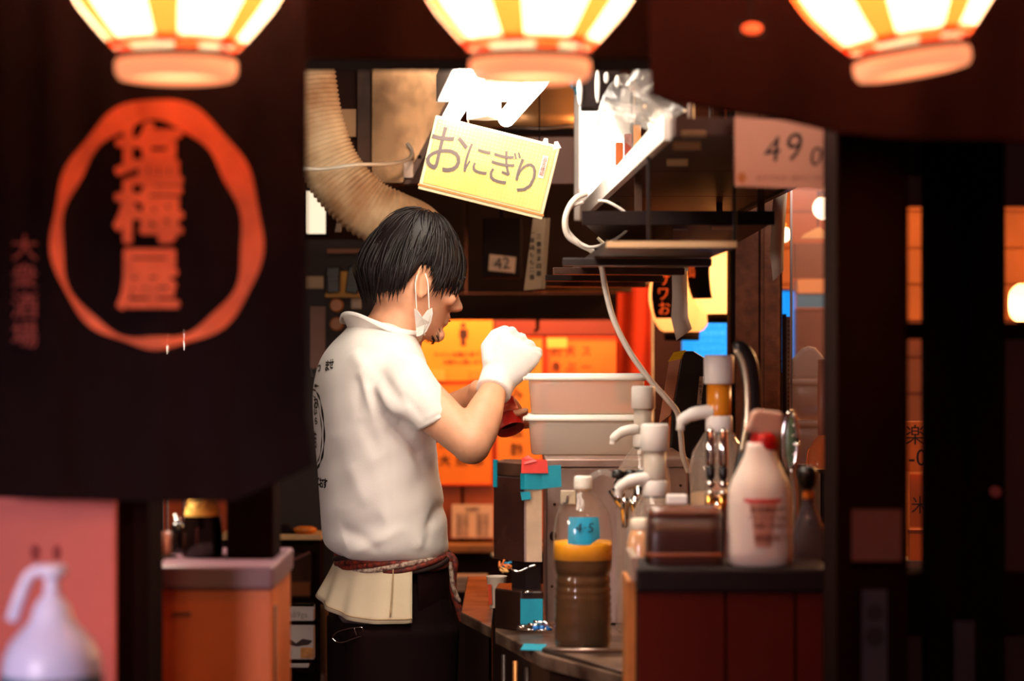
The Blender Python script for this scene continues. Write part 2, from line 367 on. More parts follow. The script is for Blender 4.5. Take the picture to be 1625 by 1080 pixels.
# ------------------------------------------------------------ cloth curtains
def cloth(k, xl, xr, yt, yb, nx, ny, fold, hole=None):
    """xl,xr functions of v; yt,yb functions of u; fold(u,v)->d"""
    vs = []
    for j in range(ny+1):
        v = j/ny
        for i in range(nx+1):
            u = i/nx; y = yt(u)*(1-v)+yb(u)*v; x = xl(v)*(1-u)+xr(v)*u
            vs.append(k.c(x, y, fold(u, v)))
    fs = []
    for j in range(ny):
        for i in range(nx):
            a = j*(nx+1)+i
            if hole:
                u, v = (i+.5)/nx, (j+.5)/ny
                if hole(xl(v)*(1-u)+xr(v)*u, yt(u)*(1-v)+yb(u)*v): continue
            fs.append((a, a+1, a+nx+2, a+nx+1))
    k.add(vs, fs, True)
M_noren = mat('dark_noren_cloth', '#180c0e', .95, spec=.05, var=.25, scale=6, bump=.25, bscale=300)
M_noren_r = mat('maroon_noren_cloth', '#200b0b', .95, spec=.05, var=.25, scale=6, bump=.25, bscale=300)
M_print = mat('orange_brush_print', '#e8683c', .8, var=.25, scale=20)
t = T('noren_curtain', 'dark shop curtain with an orange round brush emblem and characters', 'curtain', 245, -40, 2.56)
def hemL(u): return 786+10*math.sin(u*2.2)+(0 if u < .78 else -(u-.78)*255)
def rx(x, y): # position inside the brush ring
    return ((x-246)/160)**2+((y-365)/193)**2
def hole(x, y): return x > 238 and y > 470 and .80 < rx(x, y) < .985 and (x < 300 or y < 545) and y > 515-(x-240)*.3
def foldL(u, v): return 5*math.sin(u*17+v*1.2)*(.3+v)+3*math.sin(u*41)
k = t.k(); cloth(k, lambda v: -60, lambda v: 487+(10 if v > .9 else 0)*(v-.9)*10, lambda u: -60, hemL, 110, 160, foldL, hole)
o = t.p('cloth', k, M_noren); md = o.modifiers.new('thick', 'SOLIDIFY'); md.thickness = .0015
def fd(x, y, off=-4): return foldL((x+60)/547, (y+60)/846)+off
# brush ring, thicker on the upper left
k = t.k(); N = 110; vs = []
for i in range(N+1):
    a = 2*PI*(i/N)-PI*.42; th = 13+7*math.sin(a*1+2.5)+3*math.sin(a*9)
    tw = 1+.03*math.sin(a*3)
    for q in (1, -1):
        x = 246+(160*tw-6+q*th)*math.cos(a); y = 365+(193*tw-8+q*th)*math.sin(a)
        vs.append(k.c(x, y, fd(x, y)))
k.add(vs, [(2*i, 2*i+1, 2*i+3, 2*i+2) for i in range(N)], True)
o = t.p('brush_ring', k, M_print)
for i, (ch, y, sx) in enumerate((('塩', 250, 1.05), ('梅', 340, 1.08), ('屋', 445, .98))):
    text('emblem_character', ch, M_print, t.o, t.a, 238, y+4, -12, 104, bold=.0026, ext=1, sx=sx)
for i, ch in enumerate('大衆酒場'):
    text('side_character', ch, mat('faded_print', '#8a3a30', .8), t.o, t.a, 42, 396+i*46, -12, 44, bold=.0008, ext=1)

t = T('noren_curtain', 'maroon cloth curtain hanging over the lattice doors, lit red by the lantern', 'curtain', 1330, -40, 2.66)
def hemR(u):
    return 150+ (45*min(1, u*2.2)) + 40*u + 4*math.sin(u*13)
def foldR(u, v): return 6*math.sin(u*15+v*2)*(.3+v)+3*math.sin(u*37)
k = t.k(); cloth(k, lambda v: 1026+8*v, lambda v: 1690, lambda u: -60, hemR, 90, 30, foldR)
o = t.p('cloth', k, M_noren_r); md = o.modifiers.new('thick', 'SOLIDIFY'); md.thickness = .0015
k = t.k(); k.tube([(1010, -50, 4), (1700, -50, 4)], 9, 10); t.p('curtain_rod', k, M_wood_dark)
t = T('reflection_glow', 'small glowing orange ball standing for a lamp reflection on the dark fascia', 'lamp', 1193, 46, 2.55)
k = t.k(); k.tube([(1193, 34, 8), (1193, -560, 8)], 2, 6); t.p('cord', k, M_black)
k = t.k(); k.ball(1193, 46, -4, 16, 9, 8); t.p('bulb', k, emis('orange_glow', (1, .12, .03), 1.0))  # emissive ball stands for a reflected lamp; cord and socket are added
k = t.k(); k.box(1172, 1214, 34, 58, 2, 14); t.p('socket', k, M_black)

# ------------------------------------------------------------ left foreground: board, table, pump bottle
t = T('notice_board', 'pink red standing board behind the lavender pump bottle', 'board', 85, 1400, 2.68)
k = t.k(); k.box(-40, 184, 786, 1900, 0, 14); t.p('board_panel', k, M_pink, bevel=.003)
k = t.k(); k.ball(56, 876, -1, 8, 13, 2); k.ball(90, 876, -1, 7, 12, 2); t.p('mark', k, mat('dull_red_mark', '#8a3030', .7), label='pair of faded dark red marks')
t = T('side_table', 'small dark table edge under the pump bottle', 'table', 85, 1160, 2.2)
k = t.k(); k.box(-60, 190, 1160, 1185, -110, 110); t.p('tabletop', k, M_wood_dark, bevel=.003)
for x in (-40, 170):
    for d in (-95, 95):
        k = t.k(); k.box(x-9, x+9, 1185, 2862, d-9, d+9); t.p('leg', k, M_wood_dark)
t = T('pump_bottle', 'pale lavender sanitizer pump bottle with drooping spout before the pink board', 'bottle', 82, 1160, 2.2)
M_lav = mat('lavender_plastic', '#c4c4ea', .35, var=.05)
k = t.k(); k.lathe(82, [(70, 1160), (78, 1152), (79, 1100), (78, 1060), (75, 1040), (66, 1020), (52, 1003), (37, 988), (31, 974), (28, 962), (20, 950), (12, 942), (11, 934)], 0, 32); t.p('body', k, M_lav)
k = t.k(); k.lathe(82, [(11, 942), (12, 936), (10, 920), (10, 916), (22, 913), (24, 903), (20, 896)], 0, 20)
t.p('pump_head', k, M_lav)
k = t.k(); k.tube(smooth_path([(86, 902, -2), (62, 903, -2), (46, 914, -2), (34, 940, -2), (19, 984, -2)], 6), [7]*6+[8]*6+[9]*6+[10]*7, 10); t.p('spout', k, M_lav)
k = t.k(); k.lathe(82, [(80.5, 1068), (80.5, 1135)], 0, 32, close=False); lb = t.p('label', k, mat('teal_navy_label', '#0c4a66', .5, var=.1), label='dark teal label')
text('lettering', '消毒', mat('pink_letter', '#c888b8', .6), t.o, t.a, 108, 1090, -82, 34, ext=.5)

# ------------------------------------------------------------ left counter with bottles
t = T('bar_counter', 'short counter at the left with grey top edge and orange brown front panel', 'counter', 337, 1500, 2.95)
k = t.k(); k.box(240, 434, 898, 936, 0, 330); t.p('countertop', k, mat('grey_purple_laminate', '#6a4a52', .35, var=.1), bevel=.004)
k = t.k(); k.box(246, 430, 936, 2270, 14, 320); t.p('front_panel', k, mat('orange_stained_board', '#c05a1c', .5, var=.2, scale=5, stretch=(1, 1, .2)), bevel=.002)
k = t.k(); k.box(272, 301, 972, 979, 9, 16); t.p('name_plate', k, mat('dull_bronze', '#6a2c10', .5), label='small dull bronze plate')
k = t.k(); k.tube([(436, 960, 6), (436, 1400, 6)], 2.5, 6); t.p('edge_pipe', k, M_steel_d)
M_darkglass = mat('dark_brown_glass', '#0e0705', .08, var=.1, coat=.5)
t = T('sake_bottle', 'dark brown bottle with yellow hand-lettered shoulder label on the left counter', 'bottle', 321, 893, 3.08)
k = t.k(); k.lathe(321, [(30, 893), (33, 889), (33, 862), (31, 840), (27, 822), (20, 800), (14, 775), (11, 750), (10, 715), (12, 712), (12, 700)], 0, 30); t.p('glass_body', k, M_darkglass)
k = t.k(); k.lathe(321, [(28.5, 833), (28, 825), (21, 800), (17, 786)], 0, 30, close=False); t.p('shoulder_label', k, mat('yellow_label', '#e9b04a', .6))
for i, (ch, x, y) in enumerate((('ら', 316, 806), ('ん', 334, 812), ('く', 303, 812))):
    text('lettering', ch, M_ink, t.o, t.a, x, y, -24, 19, ext=.4, lean=.2)
k = t.k(); k.lathe(321, [(12.5, 702), (12.5, 688), (9, 686)], 0, 16); t.p('cap', k, M_cream)
t = T('tumbler', 'small brownish glass tumbler left of the dark sake bottle', 'glass', 262, 893, 3.07)
k = t.k(); k.lathe(262, [(9, 889), (10, 888), (11, 852), (9.5, 852), (8.5, 884), (0.1, 884)], 0, 20, close=False); t.p('glass_body', k, clear('brown_glass', (.7, .45, .35), .3, (.4, .2, .15)))
k = t.k(); k.disc(262, 888, 16, -6, 6, ry=1.5); k2 = t.k(); k2.lathe(262, [(4, 891), (19, 890), (19, 893), (4, 893)], 0, 20); t.p('coaster', k2, M_black)
t = T('soy_cruet', 'small dark cruet with a round knob between tumbler and sake bottle', 'bottle', 281, 893, 3.13)
k = t.k(); k.lathe(281, [(11, 893), (12, 888), (12, 862), (9, 848), (5, 842)], 0, 20); t.p('glass_body', k, M_darkglass)
k = t.k(); k.lathe(281, [(6, 843), (6, 838), (2, 836)], 0, 14); k.ball(278, 834, 0, 3.5); t.p('stopper', k, M_chrome)

# ------------------------------------------------------------ right counter with its things
t = T('bar_counter', 'dark right counter with black top slab and reddish brown front panels', 'counter', 1165, 1500, 2.98)
k = t.k(); k.box(1010, 1322, 902, 940, 0, 190); t.p('countertop', k, mat('black_lacquer_slab', '#180b0b', .6, spec=.2, var=.2), bevel=.004)
for a, b in ((1013, 1151), (1155, 1262), (1266, 1330)):
    k = t.k(); k.box(a, b, 940, 2250, 8, 22); t.p('front_panel', k, mat('red_brown_panel', '#4e140b', .8, spec=.1, var=.3, scale=5, stretch=(1, 1, .2)), bevel=.002)
k = t.k(); k.box(1013, 1330, 942, 2250, 22, 180); t.p('carcass', k, M_black)
k = t.k(); k.box(1003, 1014, 886, 924, 20, 190); t.p('end_cap', k, mat('beige_edge', '#a8917c', .5)); 
k = t.k(); k.box(997, 1011, 926, 2250, 40, 190); t.p('end_board', k, mat('orange_wood_edge', '#c87830', .5, var=.3, scale=12)); 
A = (1085, 893, 3.06)
t = T('lacquer_box', 'dark brown lacquered box with pale shiny lid on the right counter', 'box', *A)
def rbox(k, rows, seg=40, sq=3.2, aspect=.7, cx=0):
    """rounded rectangular lathe rows (half width, y)"""
    vs = []
    for w, y in rows:
        for i in range(seg):
            a = 2*PI*i/seg; ca, sa = math.cos(a), math.sin(a); q = (abs(ca)**sq+abs(sa)**sq)**(-1/sq)
            vs.append(k.c(k.px+cx+w*ca*q, y, w*sa*q*aspect))
    n = len(rows); k.add(vs, [(i*seg+j, i*seg+(j+1) % seg, (i+1)*seg+(j+1) % seg, (i+1)*seg+j) for i in range(n-1) for j in range(seg)]+[tuple(range(seg-1, -1, -1)), tuple(range((n-1)*seg, n*seg))], True)
k = t.k(); rbox(k, [(61, 893), (61.5, 891), (59.5, 850), (58, 818)], 48, 9); t.p('body', k, mat('brown_lacquer', '#3c1c13', .35, var=.35, scale=7, stretch=(.2, .2, 3)))
k = t.k(); rbox(k, [(58.5, 818), (58.5, 811), (57, 808), (50, 803)], 48, 9); t.p('lid', k, mat('brown_lacquer_lid', '#6a4030', .25, var=.3, coat=.4))
k = t.k(); rbox(k, [(61.4, 880), (61.2, 874)], 48, 9); t.p('orange_band', k, mat('orange_stripe', '#8a4420', .5))
A = (1206, 893, 3.04)
t = T('spray_bottle', 'cream plastic bottle with red collar, tilted brown cap and text label', 'bottle', *A)
M_creampl = mat('cream_plastic', '#f1dccb', .45, var=.06, sss=.1)
k = t.k(); k.lathe(1206, [(45, 893), (50, 889), (51, 870), (50, 800), (49, 775), (43, 757), (33, 738), (26, 722), (22, 708), (21, 700)], 0, 36, sq=1.2); t.p('body', k, M_creampl)
k = t.k(); k.lathe(1213, [(21, 711), (22, 710), (22, 686), (20, 684)], 0, 28); t.p('collar', k, mat('red_plastic', '#c81812', .4))
k = t.k(); k.prism([(1181, 682), (1239, 690), (1241, 652), (1200, 647), (1193, 652)], -18, 18); t.p('cap', k, mat('pale_brown_cap', '#c79a84', .45), bevel=.004)
k = t.k()
vs = []; 
for y in (790, 862):
    for i in range(15):
        a = -PI/2-.62+i/14*1.5; vs.append(k.c(1206+51.6*math.cos(a), y, 51.6*math.sin(a)))
k.add(vs, [(i, i+1, i+16, i+15) for i in range(14)], True); t.p('label', k, mat('tan_label', '#cb9076', .6))
k = t.k(); vs = []
for y in (786, 792):
    for i in range(15):
        a = -PI/2-.62+i/14*1.5; vs.append(k.c(1206+52*math.cos(a), y, 52*math.sin(a)))
k.add(vs, [(i, i+1, i+16, i+15) for i in range(14)], True); t.p('label_stripe', k, M_redtape)
for i, (s_, y, sz) in enumerate((('食品添加物', 803, 11), ('アルコール製剤', 816, 9), ('除菌・消臭', 828, 9), ('調理用', 848, 14))):
    text('lettering', s_, mat('brown_ink', '#7a3a28', .7), t.o, t.a, 1212, y, -53, sz, ext=.3)
A = (1283, 893, 3.12)
t = T('glass_carafe', 'dark glass carafe with black stopper at the end of the right counter', 'bottle', *A)
k = t.k(); k.lathe(1283, [(27, 893), (29, 888), (29, 868), (26, 848), (17, 826), (10, 808), (8, 790), (8, 776)], 0, 26, close=False); t.p('glass_body', k, clear('smoky_glass', (.45, .33, .33), .25, (.3, .25, .3), .05, 1.5))
k = t.k(); k.lathe(1283, [(6, 806), (9, 800), (9, 788), (6, 780)], 0, 16); t.p('amber_ring', k, mat('amber_plastic', '#c86414', .3))
k = t.k(); k.lathe(1281, [(9, 782), (14, 776), (17, 762), (16, 752), (8, 746)], 0, 18); t.p('stopper', k, M_blackpl)
def snap(names, z):
    for o in COL.objects:
        if o.name in names: o.location.z = z
snap(('sake_bottle', 'tumbler', 'soy_cruet'), P(0, 898, 2.95).z)
snap(('lacquer_box', 'spray_bottle', 'glass_carafe'), P(0, 902, 2.98).z)
# price paper
t = T('price_sign', 'pinkish paper price sign reading 490 hung under the maroon curtain', 'sign', 1245, 180, 2.95)
k = t.k(); k.quad([(1166, 295, 0), (1345, 302, 0), (1345, 196, 0), (1166, 186, 0)], 1.2); k2 = t.k(); k2.tube([(1240, 190, 2), (1240, -718, 2)], 1, 6); t.p('string', k2, M_black); t.p('paper', k, mat('pink_brown_paper', '#d09a86', .8, var=.1, scale=5))
for ch, x, y, sz, r in (('4', 1222, 240, 56, -.15), ('9', 1256, 236, 60, -.2), ('0', 1292, 250, 42, -.15)):
    text('numeral', ch, M_ink, t.o, t.a, x, y, -1.6, sz, rot=-r, ext=.3, lean=.25, bold=.0004)
text('numeral', '円', M_ink, t.o, t.a, 1330, 262, -1.6, 44, ext=.3)
text('small_print', 'おすすめの一品をどうぞ', mat('brown_ink2', '#7a4030', .7), t.o, t.a, 1252, 283, -1.6, 9.5, ext=.2)
k = t.k(); k.disc(1177, 282, 7, -1.2, 0, ry=9); t.p('stamp', k, mat('ochre_stamp', '#b46a34', .7))
# dim notices on the dark posts
for nm, lb, x0, x1, y0, y1, Yn, c in (('paper_notice', 'dim purple brown notice low on the wide dark post', 1352, 1431, 808, 890, 2.735, '#6a4048'),
                                  ('paper_strip', 'bluish strip with two round marks on the wide dark post', 1368, 1408, 935, 1110, 2.735, '#3c3c58'),
                                  ('paper_strip', 'narrow bluish strip near the bottom of the lattice door', 1515, 1547, 985, 1110, 2.905, '#44445c')):
    t = T(nm, lb, 'notice', (x0+x1)/2, y1, Yn)
    k = t.k(); k.box(x0, x1, y0, y1, 0, 2); t.p('paper', k, mat(nm+c[1:], c, .7, var=.1))
    if 'two round' in lb:
        k = t.k(); k.disc(1388, 972, 14, -.8, 0); k.disc(1388, 1010, 16, -.8, 0); t.p('round_mark', k, mat('navy_mark', '#1c1c30', .7))
# ------------------------------------------------------------ posters on the partition
YB = 6.575
def poster(name, label, x0, x1, y0, y1, m, Y=YB, cat='poster', border=None, bw=3, group=None):
    t = T(name, label, cat, (x0+x1)/2, y1, Y, group)
    k = t.k(); k.box(x0, x1, y0, y1, 0, 1.5); t.p('paper', k, m)
    if border:
        for a in ((x0, x1, y0, y0+bw), (x0, x1, y1-bw, y1), (x0, x0+bw, y0+bw, y1-bw), (x1-bw, x1, y0+bw, y1-bw)):
            k = t.k(); k.box(*a, -.8, 0); t.p('border_strip', k, border)
    return t
M_inkb = mat('brown_black_ink', '#3a0e06', .7)
t = poster('notice_poster', 'amber poster with a standing figure pictogram beside the man\'s chin', 664, 782, 508, 604, mat('amber_poster', '#f08a22', .7, var=.1))
k = t.k(); k.disc(735, 516, 4.2, -1, 0); k.prism([(729, 522), (729, 536), (732, 537), (731, 548), (739, 548), (738, 537), (742, 536), (742, 522)], -1, 0); t.p('pictogram', k, M_inkb)
text('small_print', 'トイレは奥にあります', M_inkb, t.o, t.a, 735, 562, -1, 9.5, ext=.2)
text('small_print', 'お静かに願います', M_inkb, t.o, t.a, 735, 574, -1, 8, ext=.2)
t = poster('header_board', 'dark red board strip over the orange menu posters', 785, 1010, 508, 531, mat('dark_red_board', '#7a2410', .6))
t = poster('menu_poster', 'orange menu poster with red border hanging behind the raised elbow', 668, 783, 606, 770, M_orange, border=M_redor)
for i, (s_, x) in enumerate((('焼鳥一串', 770-12), ('枝豆冷奴', 733), ('ビール大', 706), ('酎ハイ各', 682))):
    text('menu_line', s_, M_inkb, t.o, t.a, x, 690, -1, 20, vertical=True, ext=.2, gap=1.35)
t = poster('menu_poster', 'tall orange menu poster with one column of characters left of the white containers', 786, 863, 534, 768, mat('orange_poster_b', '#f4862a', .7, var=.1), border=M_redor)
text('menu_line', '煮込み一皿酢物', M_inkb, t.o, t.a, 820, 655, -1, 21, vertical=True, ext=.2, gap=1.4)
text('menu_line', 'おすすめ', M_inkb, t.o, t.a, 846, 590, -1, 12, vertical=True, ext=.2, gap=1.4)
t = poster('menu_poster', 'red bordered orange menu poster above the white containers', 866, 1008, 534, 660, mat('orange_poster_c', '#f0701c', .7, var=.15), border=M_redor, bw=6)
for i, (s_, x) in enumerate((('スープ', 930), ('天ぷら', 905), ('刺身盛', 882))):
    text('menu_line', s_, M_inkb, t.o, t.a, x, 583, -1, 18, vertical=True, ext=.2, gap=1.4)
for i in range(4):
    t = poster('paper_tag', ['small orange tag with red edge left of the tall menu poster', 'cream orange tag above the short menu poster row', 'pale orange tag with a black stroke by the glove', 'small tag just below the pictogram poster'][i], *[(676, 706, 586, 604), (868, 900, 536, 552), (792, 822, 546, 562), (746, 778, 588, 603)][i], mat('tag%d' % i, ['#f8a040', '#ffb050', '#ffa84a', '#f08028'][i], .7), Y=6.57)
t = poster('menu_sheet', 'pale typed menu sheet under the orange posters at the man\'s back pocket side', 717, 783, 800, 853, mat('pale_sheet', '#e0b49a', .7, var=.05), Y=6.57)
text('heading', 'お品書き', M_inkb, t.o, t.a, 750, 807, -1, 6, ext=.2)
for r in range(6):
    for c in range(2): text('menu_line', ['枝豆 三百', '冷奴 三五', '漬物 四百', '串盛 八百', '酎杯 三八', '麦酒 五百'][r], M_inkb, t.o, t.a, 734+c*32, 817+r*6, -1, 4.6, ext=.15)

# dark valance cabinet above the posters
t = T('wall_cabinet', 'dark overhead cabinet above the orange posters behind the man\'s face', 'cabinet', 750, 506, 6.2)
k = t.k(); k.box(300, 985, 466, 507, 0, 30); t.p('valance', k, M_black)
for x0, x1 in ((300, 480), (483, 620), (623, 738), (741, 862), (865, 985)):
    k = t.k(); k.box(x0, x1, 250, 464, 6, 28); t.p('door', k, mat('dark_cabinet_door', '#1c0d0b', .7, var=.3, spec=.15), bevel=.003)
k = t.k(); k.tube([(853, 507, -4), (853, 522, -4), (848, 526, -4)], 3, 8); t.p('hook', k, M_black)
t = T('number_plate', 'cream plate with the black number 42 on a dark box', 'sign', 797, 435, 5.6)
k = t.k(); k.box(766, 828, 345, 440, 2, 40); t.p('box_body', k, M_black, bevel=.004)
k = t.k(); k.quad([(775, 429, 0), (817, 433, 0), (819, 408, 0), (777, 403, 0)], 1.5); k2 = t.k(); k2.tube([(797, 346, 20), (797, -122, 20)], 3, 6); t.p('hanger', k2, M_black)
t.p('plate', k, mat('cream_plate', '#c8a890', .6))
text('numeral', '42', M_ink, t.o, t.a, 797, 418.5, -1.2, 26, bold=.0006, ext=.3, rot=.06)

# ------------------------------------------------------------ dining side seen beside the shelf
t = T('cloth_banner', 'glowing red orange cloth banner hanging left of the small lanterns', 'banner', 1008, 640, 5.9)
k = t.k(); cloth(k, lambda v: 978, lambda v: 1034, lambda u: 452, lambda u: 640, 12, 20, lambda u, v: 3*math.sin(u*9+v))
o = t.p('cloth', k, mat('red_orange_cloth', '#f2441a', .8, var=.15)); o.modifiers.new('thick', 'SOLIDIFY').thickness = .002
k = t.k(); k.tube([(976, 450, 0), (1037, 450, 0)], 3, 6); t.p('rod', k, M_woodmid)
t = T('pole', 'thin cream pole at the edge of the red orange banner', 'pole', 1035, 660, 5.8)
k = t.k(); k.tube([(1035, 400, 0), (1035, 1240, 0)], 2, 8); t.p('shaft', k, M_cream)
k = t.k(); k.lathe(1035, [(6, 1236), (7, 1242)], 0, 14); t.p('foot', k, M_cream)
def small_lantern(px, py, Y, r, h, label, power, chars, ax, light_col=(1, .6, .3)):
    t = T('paper_lantern', label, 'lantern', px, py, Y, 'small lanterns in the dining room')
    k = t.k(); n = 18; prof = []
    for i in range(n*2+1):
        a = i/(2*n); y = py-h*a; rr = r*(.55+.45*math.sin(PI*min(1, max(0, a)))**.6)
        prof.append((rr+(.8 if i % 2 else 0), y))
    k.lathe(px, prof, 0, 30, close=False)
    t.p('paper_shell', k, lantern_mat('small_lantern_paper', (1, .62, .34), (1, .58, .3), 4, 0))
    for a, b in ((0, 14), (-h-8, -h)):
        k = t.k(); k.lathe(px, [(r*.5, py+a), (r*.55, py+a), (r*.53, py+b), (r*.48, py+b)], 0, 24, close=False); t.p('hoop', k, M_black)
    # black painted band with orange letters
    k = t.k(); vs = []; m = 10
    for j in range(9):
        a = .18+.62*j/8; rr = r*(.55+.45*math.sin(PI*a)**.6)+1.6
        for i in range(m+1):
            g = ax-.55+1.1*i/m; vs.append(k.c(px+rr*math.cos(g), py-h*a, rr*math.sin(g)))
    k.add(vs, [(j*(m+1)+i, j*(m+1)+i+1, (j+1)*(m+1)+i+1, (j+1)*(m+1)+i) for j in range(8) for i in range(m)], True)
    t.p('painted_band', k, M_black)
    for i, ch in enumerate(chars):
        a = .70-.2*i; rr = r*(.55+.45*math.sin(PI*a)**.6)+3.5
        o = text('character', ch, mat('orange_letter', '#ff6a28', .6, emit=.5, ecol='#ff5a20'), t.o, t.a, px+rr*math.cos(ax), py-h*a, rr*math.sin(ax), 24, bold=.001, ext=.4)
        o.rotation_euler = (PI/2, 0, ax+PI/2)
    k = t.k(); k.tube([(px, py-h-8, 0), (px, CY-(2.45-CZ)*FP/Y, 0)], 1.5, 6); t.p('cord', k, M_black)
    lz = light('POINT', 'lantern_bulb', (0, 0, h*.5*Y/FP), power, light_col, .04); lz.parent = t.o
    return t
small_lantern(1082, 526, 5.6, 52, 116, 'small paper lantern with orange characters on black beside the red banner', .8, 'サワお', -2.2)
small_lantern(1158, 498, 5.3, 66, 132, 'brighter small paper lantern half hidden by the brown post', 1.8, '焼鳥', -2.7)
t = T('display_sign', 'bright blue lit sign with faint lines of text behind the small lanterns', 'sign', 1170, 590, 6.2)
k = t.k(); k.box(1083, 1262, 462, 590, 0, 10); t.p('screen', k, emis('blue_lit', (.0, .27, .85), 1.0))
k = t.k(); k.box(1079, 1266, 458, 462, -2, 12); k.box(1079, 1266, 590, 594, -2, 12); t.p('frame', k, mat('navy_frame', '#102a6a', .4))
for i in range(7): text('text_line', ['本日のおすすめ', '生ビール', '日本酒各種', 'ハイボール', 'レモンサワー', 'ウーロン茶', '焼酎'][i], emis('pale_blue', (.05, .42, .9), 1), t.o, t.a, 1128, 505+i*12, -1.5, 9, ext=.2)
t = T('paper_lantern', 'glowing paper lantern at the frame edge seen through the far lattice gap', 'lantern', 1630, 512, 5.7)
k = t.k(); shell(k, [(16, 512), (26, 500), (29, 482), (26, 462), (14, 450)], 24); t.p('paper_shell', k, lantern_mat('small_lantern_paper2', (1, .75, .45), (1, .75, .45), 4, 0))
k = t.k(); k.lathe(1630, [(17, 512), (17, 517), (12, 519)], 0, 20); t.p('hoop', k, M_black)
k = t.k(); k.tube([(1630, 452, 0), (1630, -110, 0)], 1.5, 6); t.p('cord', k, M_black)
lz = light('POINT', 'lantern_bulb', (0, 0, .045), .9, (1, .7, .4), .02); lz.parent = t.o
# globe bulbs
for px, py, Y, r, lb in ((1308, 330, 5.2, 19, 'larger white globe bulb right of the hanging paper strip'), (1243, 372, 5.7, 12, 'smaller white globe bulb partly behind the brown post')):
    t = T('globe_lamp', lb, 'lamp', px, py, Y, 'globe bulbs in the dining room')
    k = t.k(); k.ball(px, py, 0, r, seg=22); t.p('globe', k, emis('warm_white_glow', (1, .78, .48), 3.5))
    k = t.k(); k.lathe(px, [(r*.5, py-r*.8), (r*.5, py-r*1.35), (2, py-r*1.5), (2, py-r*1.5-420)], 0, 14); t.p('socket', k, mat('brass_socket', '#b06a2a', .35, metal=.8))

# brown post with mouldings
t = T('support_post', 'tall textured brown post between the lanterns and the glass screen', 'post', 1202, 1400, 5.0)
M_postb = mat('brown_hammered_post', '#8a5232', .45, var=.35, scale=40, bump=.5, bscale=220)
zf = 540+CZ/5.0*FP
for a, b, c, d, m_ in ((1160, 1167, 4, 70, M_black), (1167, 1204, 0, 80, M_postb), (1204, 1207, 5, 80, M_black), (1207, 1212, 1, 80, M_postb), (1212, 1237, -3, 80, M_postb), (1237, 1242, 3, 80, M_black)):
    k = t.k(); k.box(a, b, -120, zf, c, d); t.p('post_board' if m_ is M_postb else 'dark_strip', k, m_, bevel=.0012)
# glass screen with things behind it
t = T('glass_screen', 'upright clear glass screen right of the brown post', 'screen', 1320, 900, 4.6)
k = t.k(); k.box(1257, 1390, 230, 1000, 0, 3); t.p('pane', k, clear('screen_glass', (.92, .88, .9), .10, (.75, .6, .6), .05, 1.45))
k = t.k(); k.box(1254, 1257.5, 230, 1000, -1, 5); t.p('edge_strip', k, mat('grey_edge', '#8a7a78', .4))
k = t.k(); k.box(1250, 1394, 1000, 1650, -10, 14); t.p('base_panel', k, M_wood_dark)
t = T('perforated_rail', 'dark perforated shelf rail standing beside the brown post', 'rail', 1249, 800, 4.8)
k = t.k(); k.box(1243, 1248, 498, 1605, 0, 12); t.p('channel', k, M_black)
k = t.k(); k.box(1248, 1255, 502, 1605, 2, 10); t.p('strip', k, mat('grey_rail', '#6a5654', .4, metal=.5))
k = t.k()
for i in range(24): k.disc(1251.5, 510+i*7, 1.3, 1, 2.2, 8)
t.p('slot', k, M_black, kind='stuff')
t = T('roof_shade', 'cream gabled lamp shade under the larger globe bulb', 'lamp', 1297, 380, 5.6)
k = t.k(); k.prism([(1272, 378), (1322, 378), (1318, 372), (1298, 361), (1278, 371)], -14, 14); t.p('shade', k, mat('cream_shade', '#f0c890', .6, emit=.3, ecol='#f0b070'))
k = t.k(); k.tube([(1298, 362, 0), (1298, 160, 0)], 1.2, 6); t.p('cord', k, M_black)
t = T('wall_shelf', 'shelf with tan front edge and blue cloth strip in the dining room', 'shelf', 1290, 490, 6.1)
k = t.k(); k.box(1264, 1400, 443, 466, -6, 30); t.p('shelf_board', k, mat('tan_edge', '#c09070', .6), bevel=.003)
k = t.k(); k.box(1264, 1316, 466, 488, -2, 2); t.p('cloth_strip', k, mat('blue_cloth', '#1270b8', .7))
k = t.k(); k.box(1262, 1400, 385, 441, 4, 30); t.p('back_board', k, mat('brown_back', '#5a2a14', .6))
k = t.k(); k.box(1264, 1400, 490, 700, 6, 30); t.p('lower_panel', k, mat('mauve_panel', '#5a2c2c', .5, var=.3))
# paper bag and boxes
t = T('food_container', 'lower clear lidded container behind the glass screen', 'container', 1281, 735, 4.75, None)
M_tub = mat('milky_tub', '#d8c2b4', .35, var=.1, trans=.35, sss=.1)
k = t.k(); rbox(k, [(24, 735), (26, 733), (27, 676)], 28, 6); t.p('tub', k, M_tub)
k = t.k(); rbox(k, [(28, 676), (30, 674), (30, 669), (28, 667)], 28, 6); t.p('lid', k, M_white)
t = T('food_container', 'upper clear lidded container behind the glass screen, under the white bag', 'container', 1281, 666, 4.75, None)
k = t.k(); rbox(k, [(22, 666), (24, 665), (25, 610)], 28, 6); t.p('tub', k, M_tub)
k = t.k(); rbox(k, [(26, 610), (28, 608), (28, 603), (26, 601)], 28, 6); t.p('lid', k, M_white)
t = T('paper_bag', 'folded white paper bag lying on the clear containers', 'bag', 1284, 601, 4.75)
k = t.k(); k.prism([(1257, 600), (1308, 600), (1313, 580), (1312, 573), (1292, 551), (1283, 549), (1273, 553), (1257, 570)], -14, 12); t.p('bag_body', k, M_paper, bevel=.006)
k = t.k(); k.prism([(1309, 597), (1313, 575), (1294, 588)], -16, -14); t.p('fold', k, M_paper)
t = T('cabinet', 'low back cabinet carrying containers behind the glass screen', 'cabinet', 1290, 1400, 4.8)
k = t.k(); k.box(1244+14, 1420, 735, 760, -40, 60); t.p('cabinet_top', k, M_steel_d, bevel=.002)
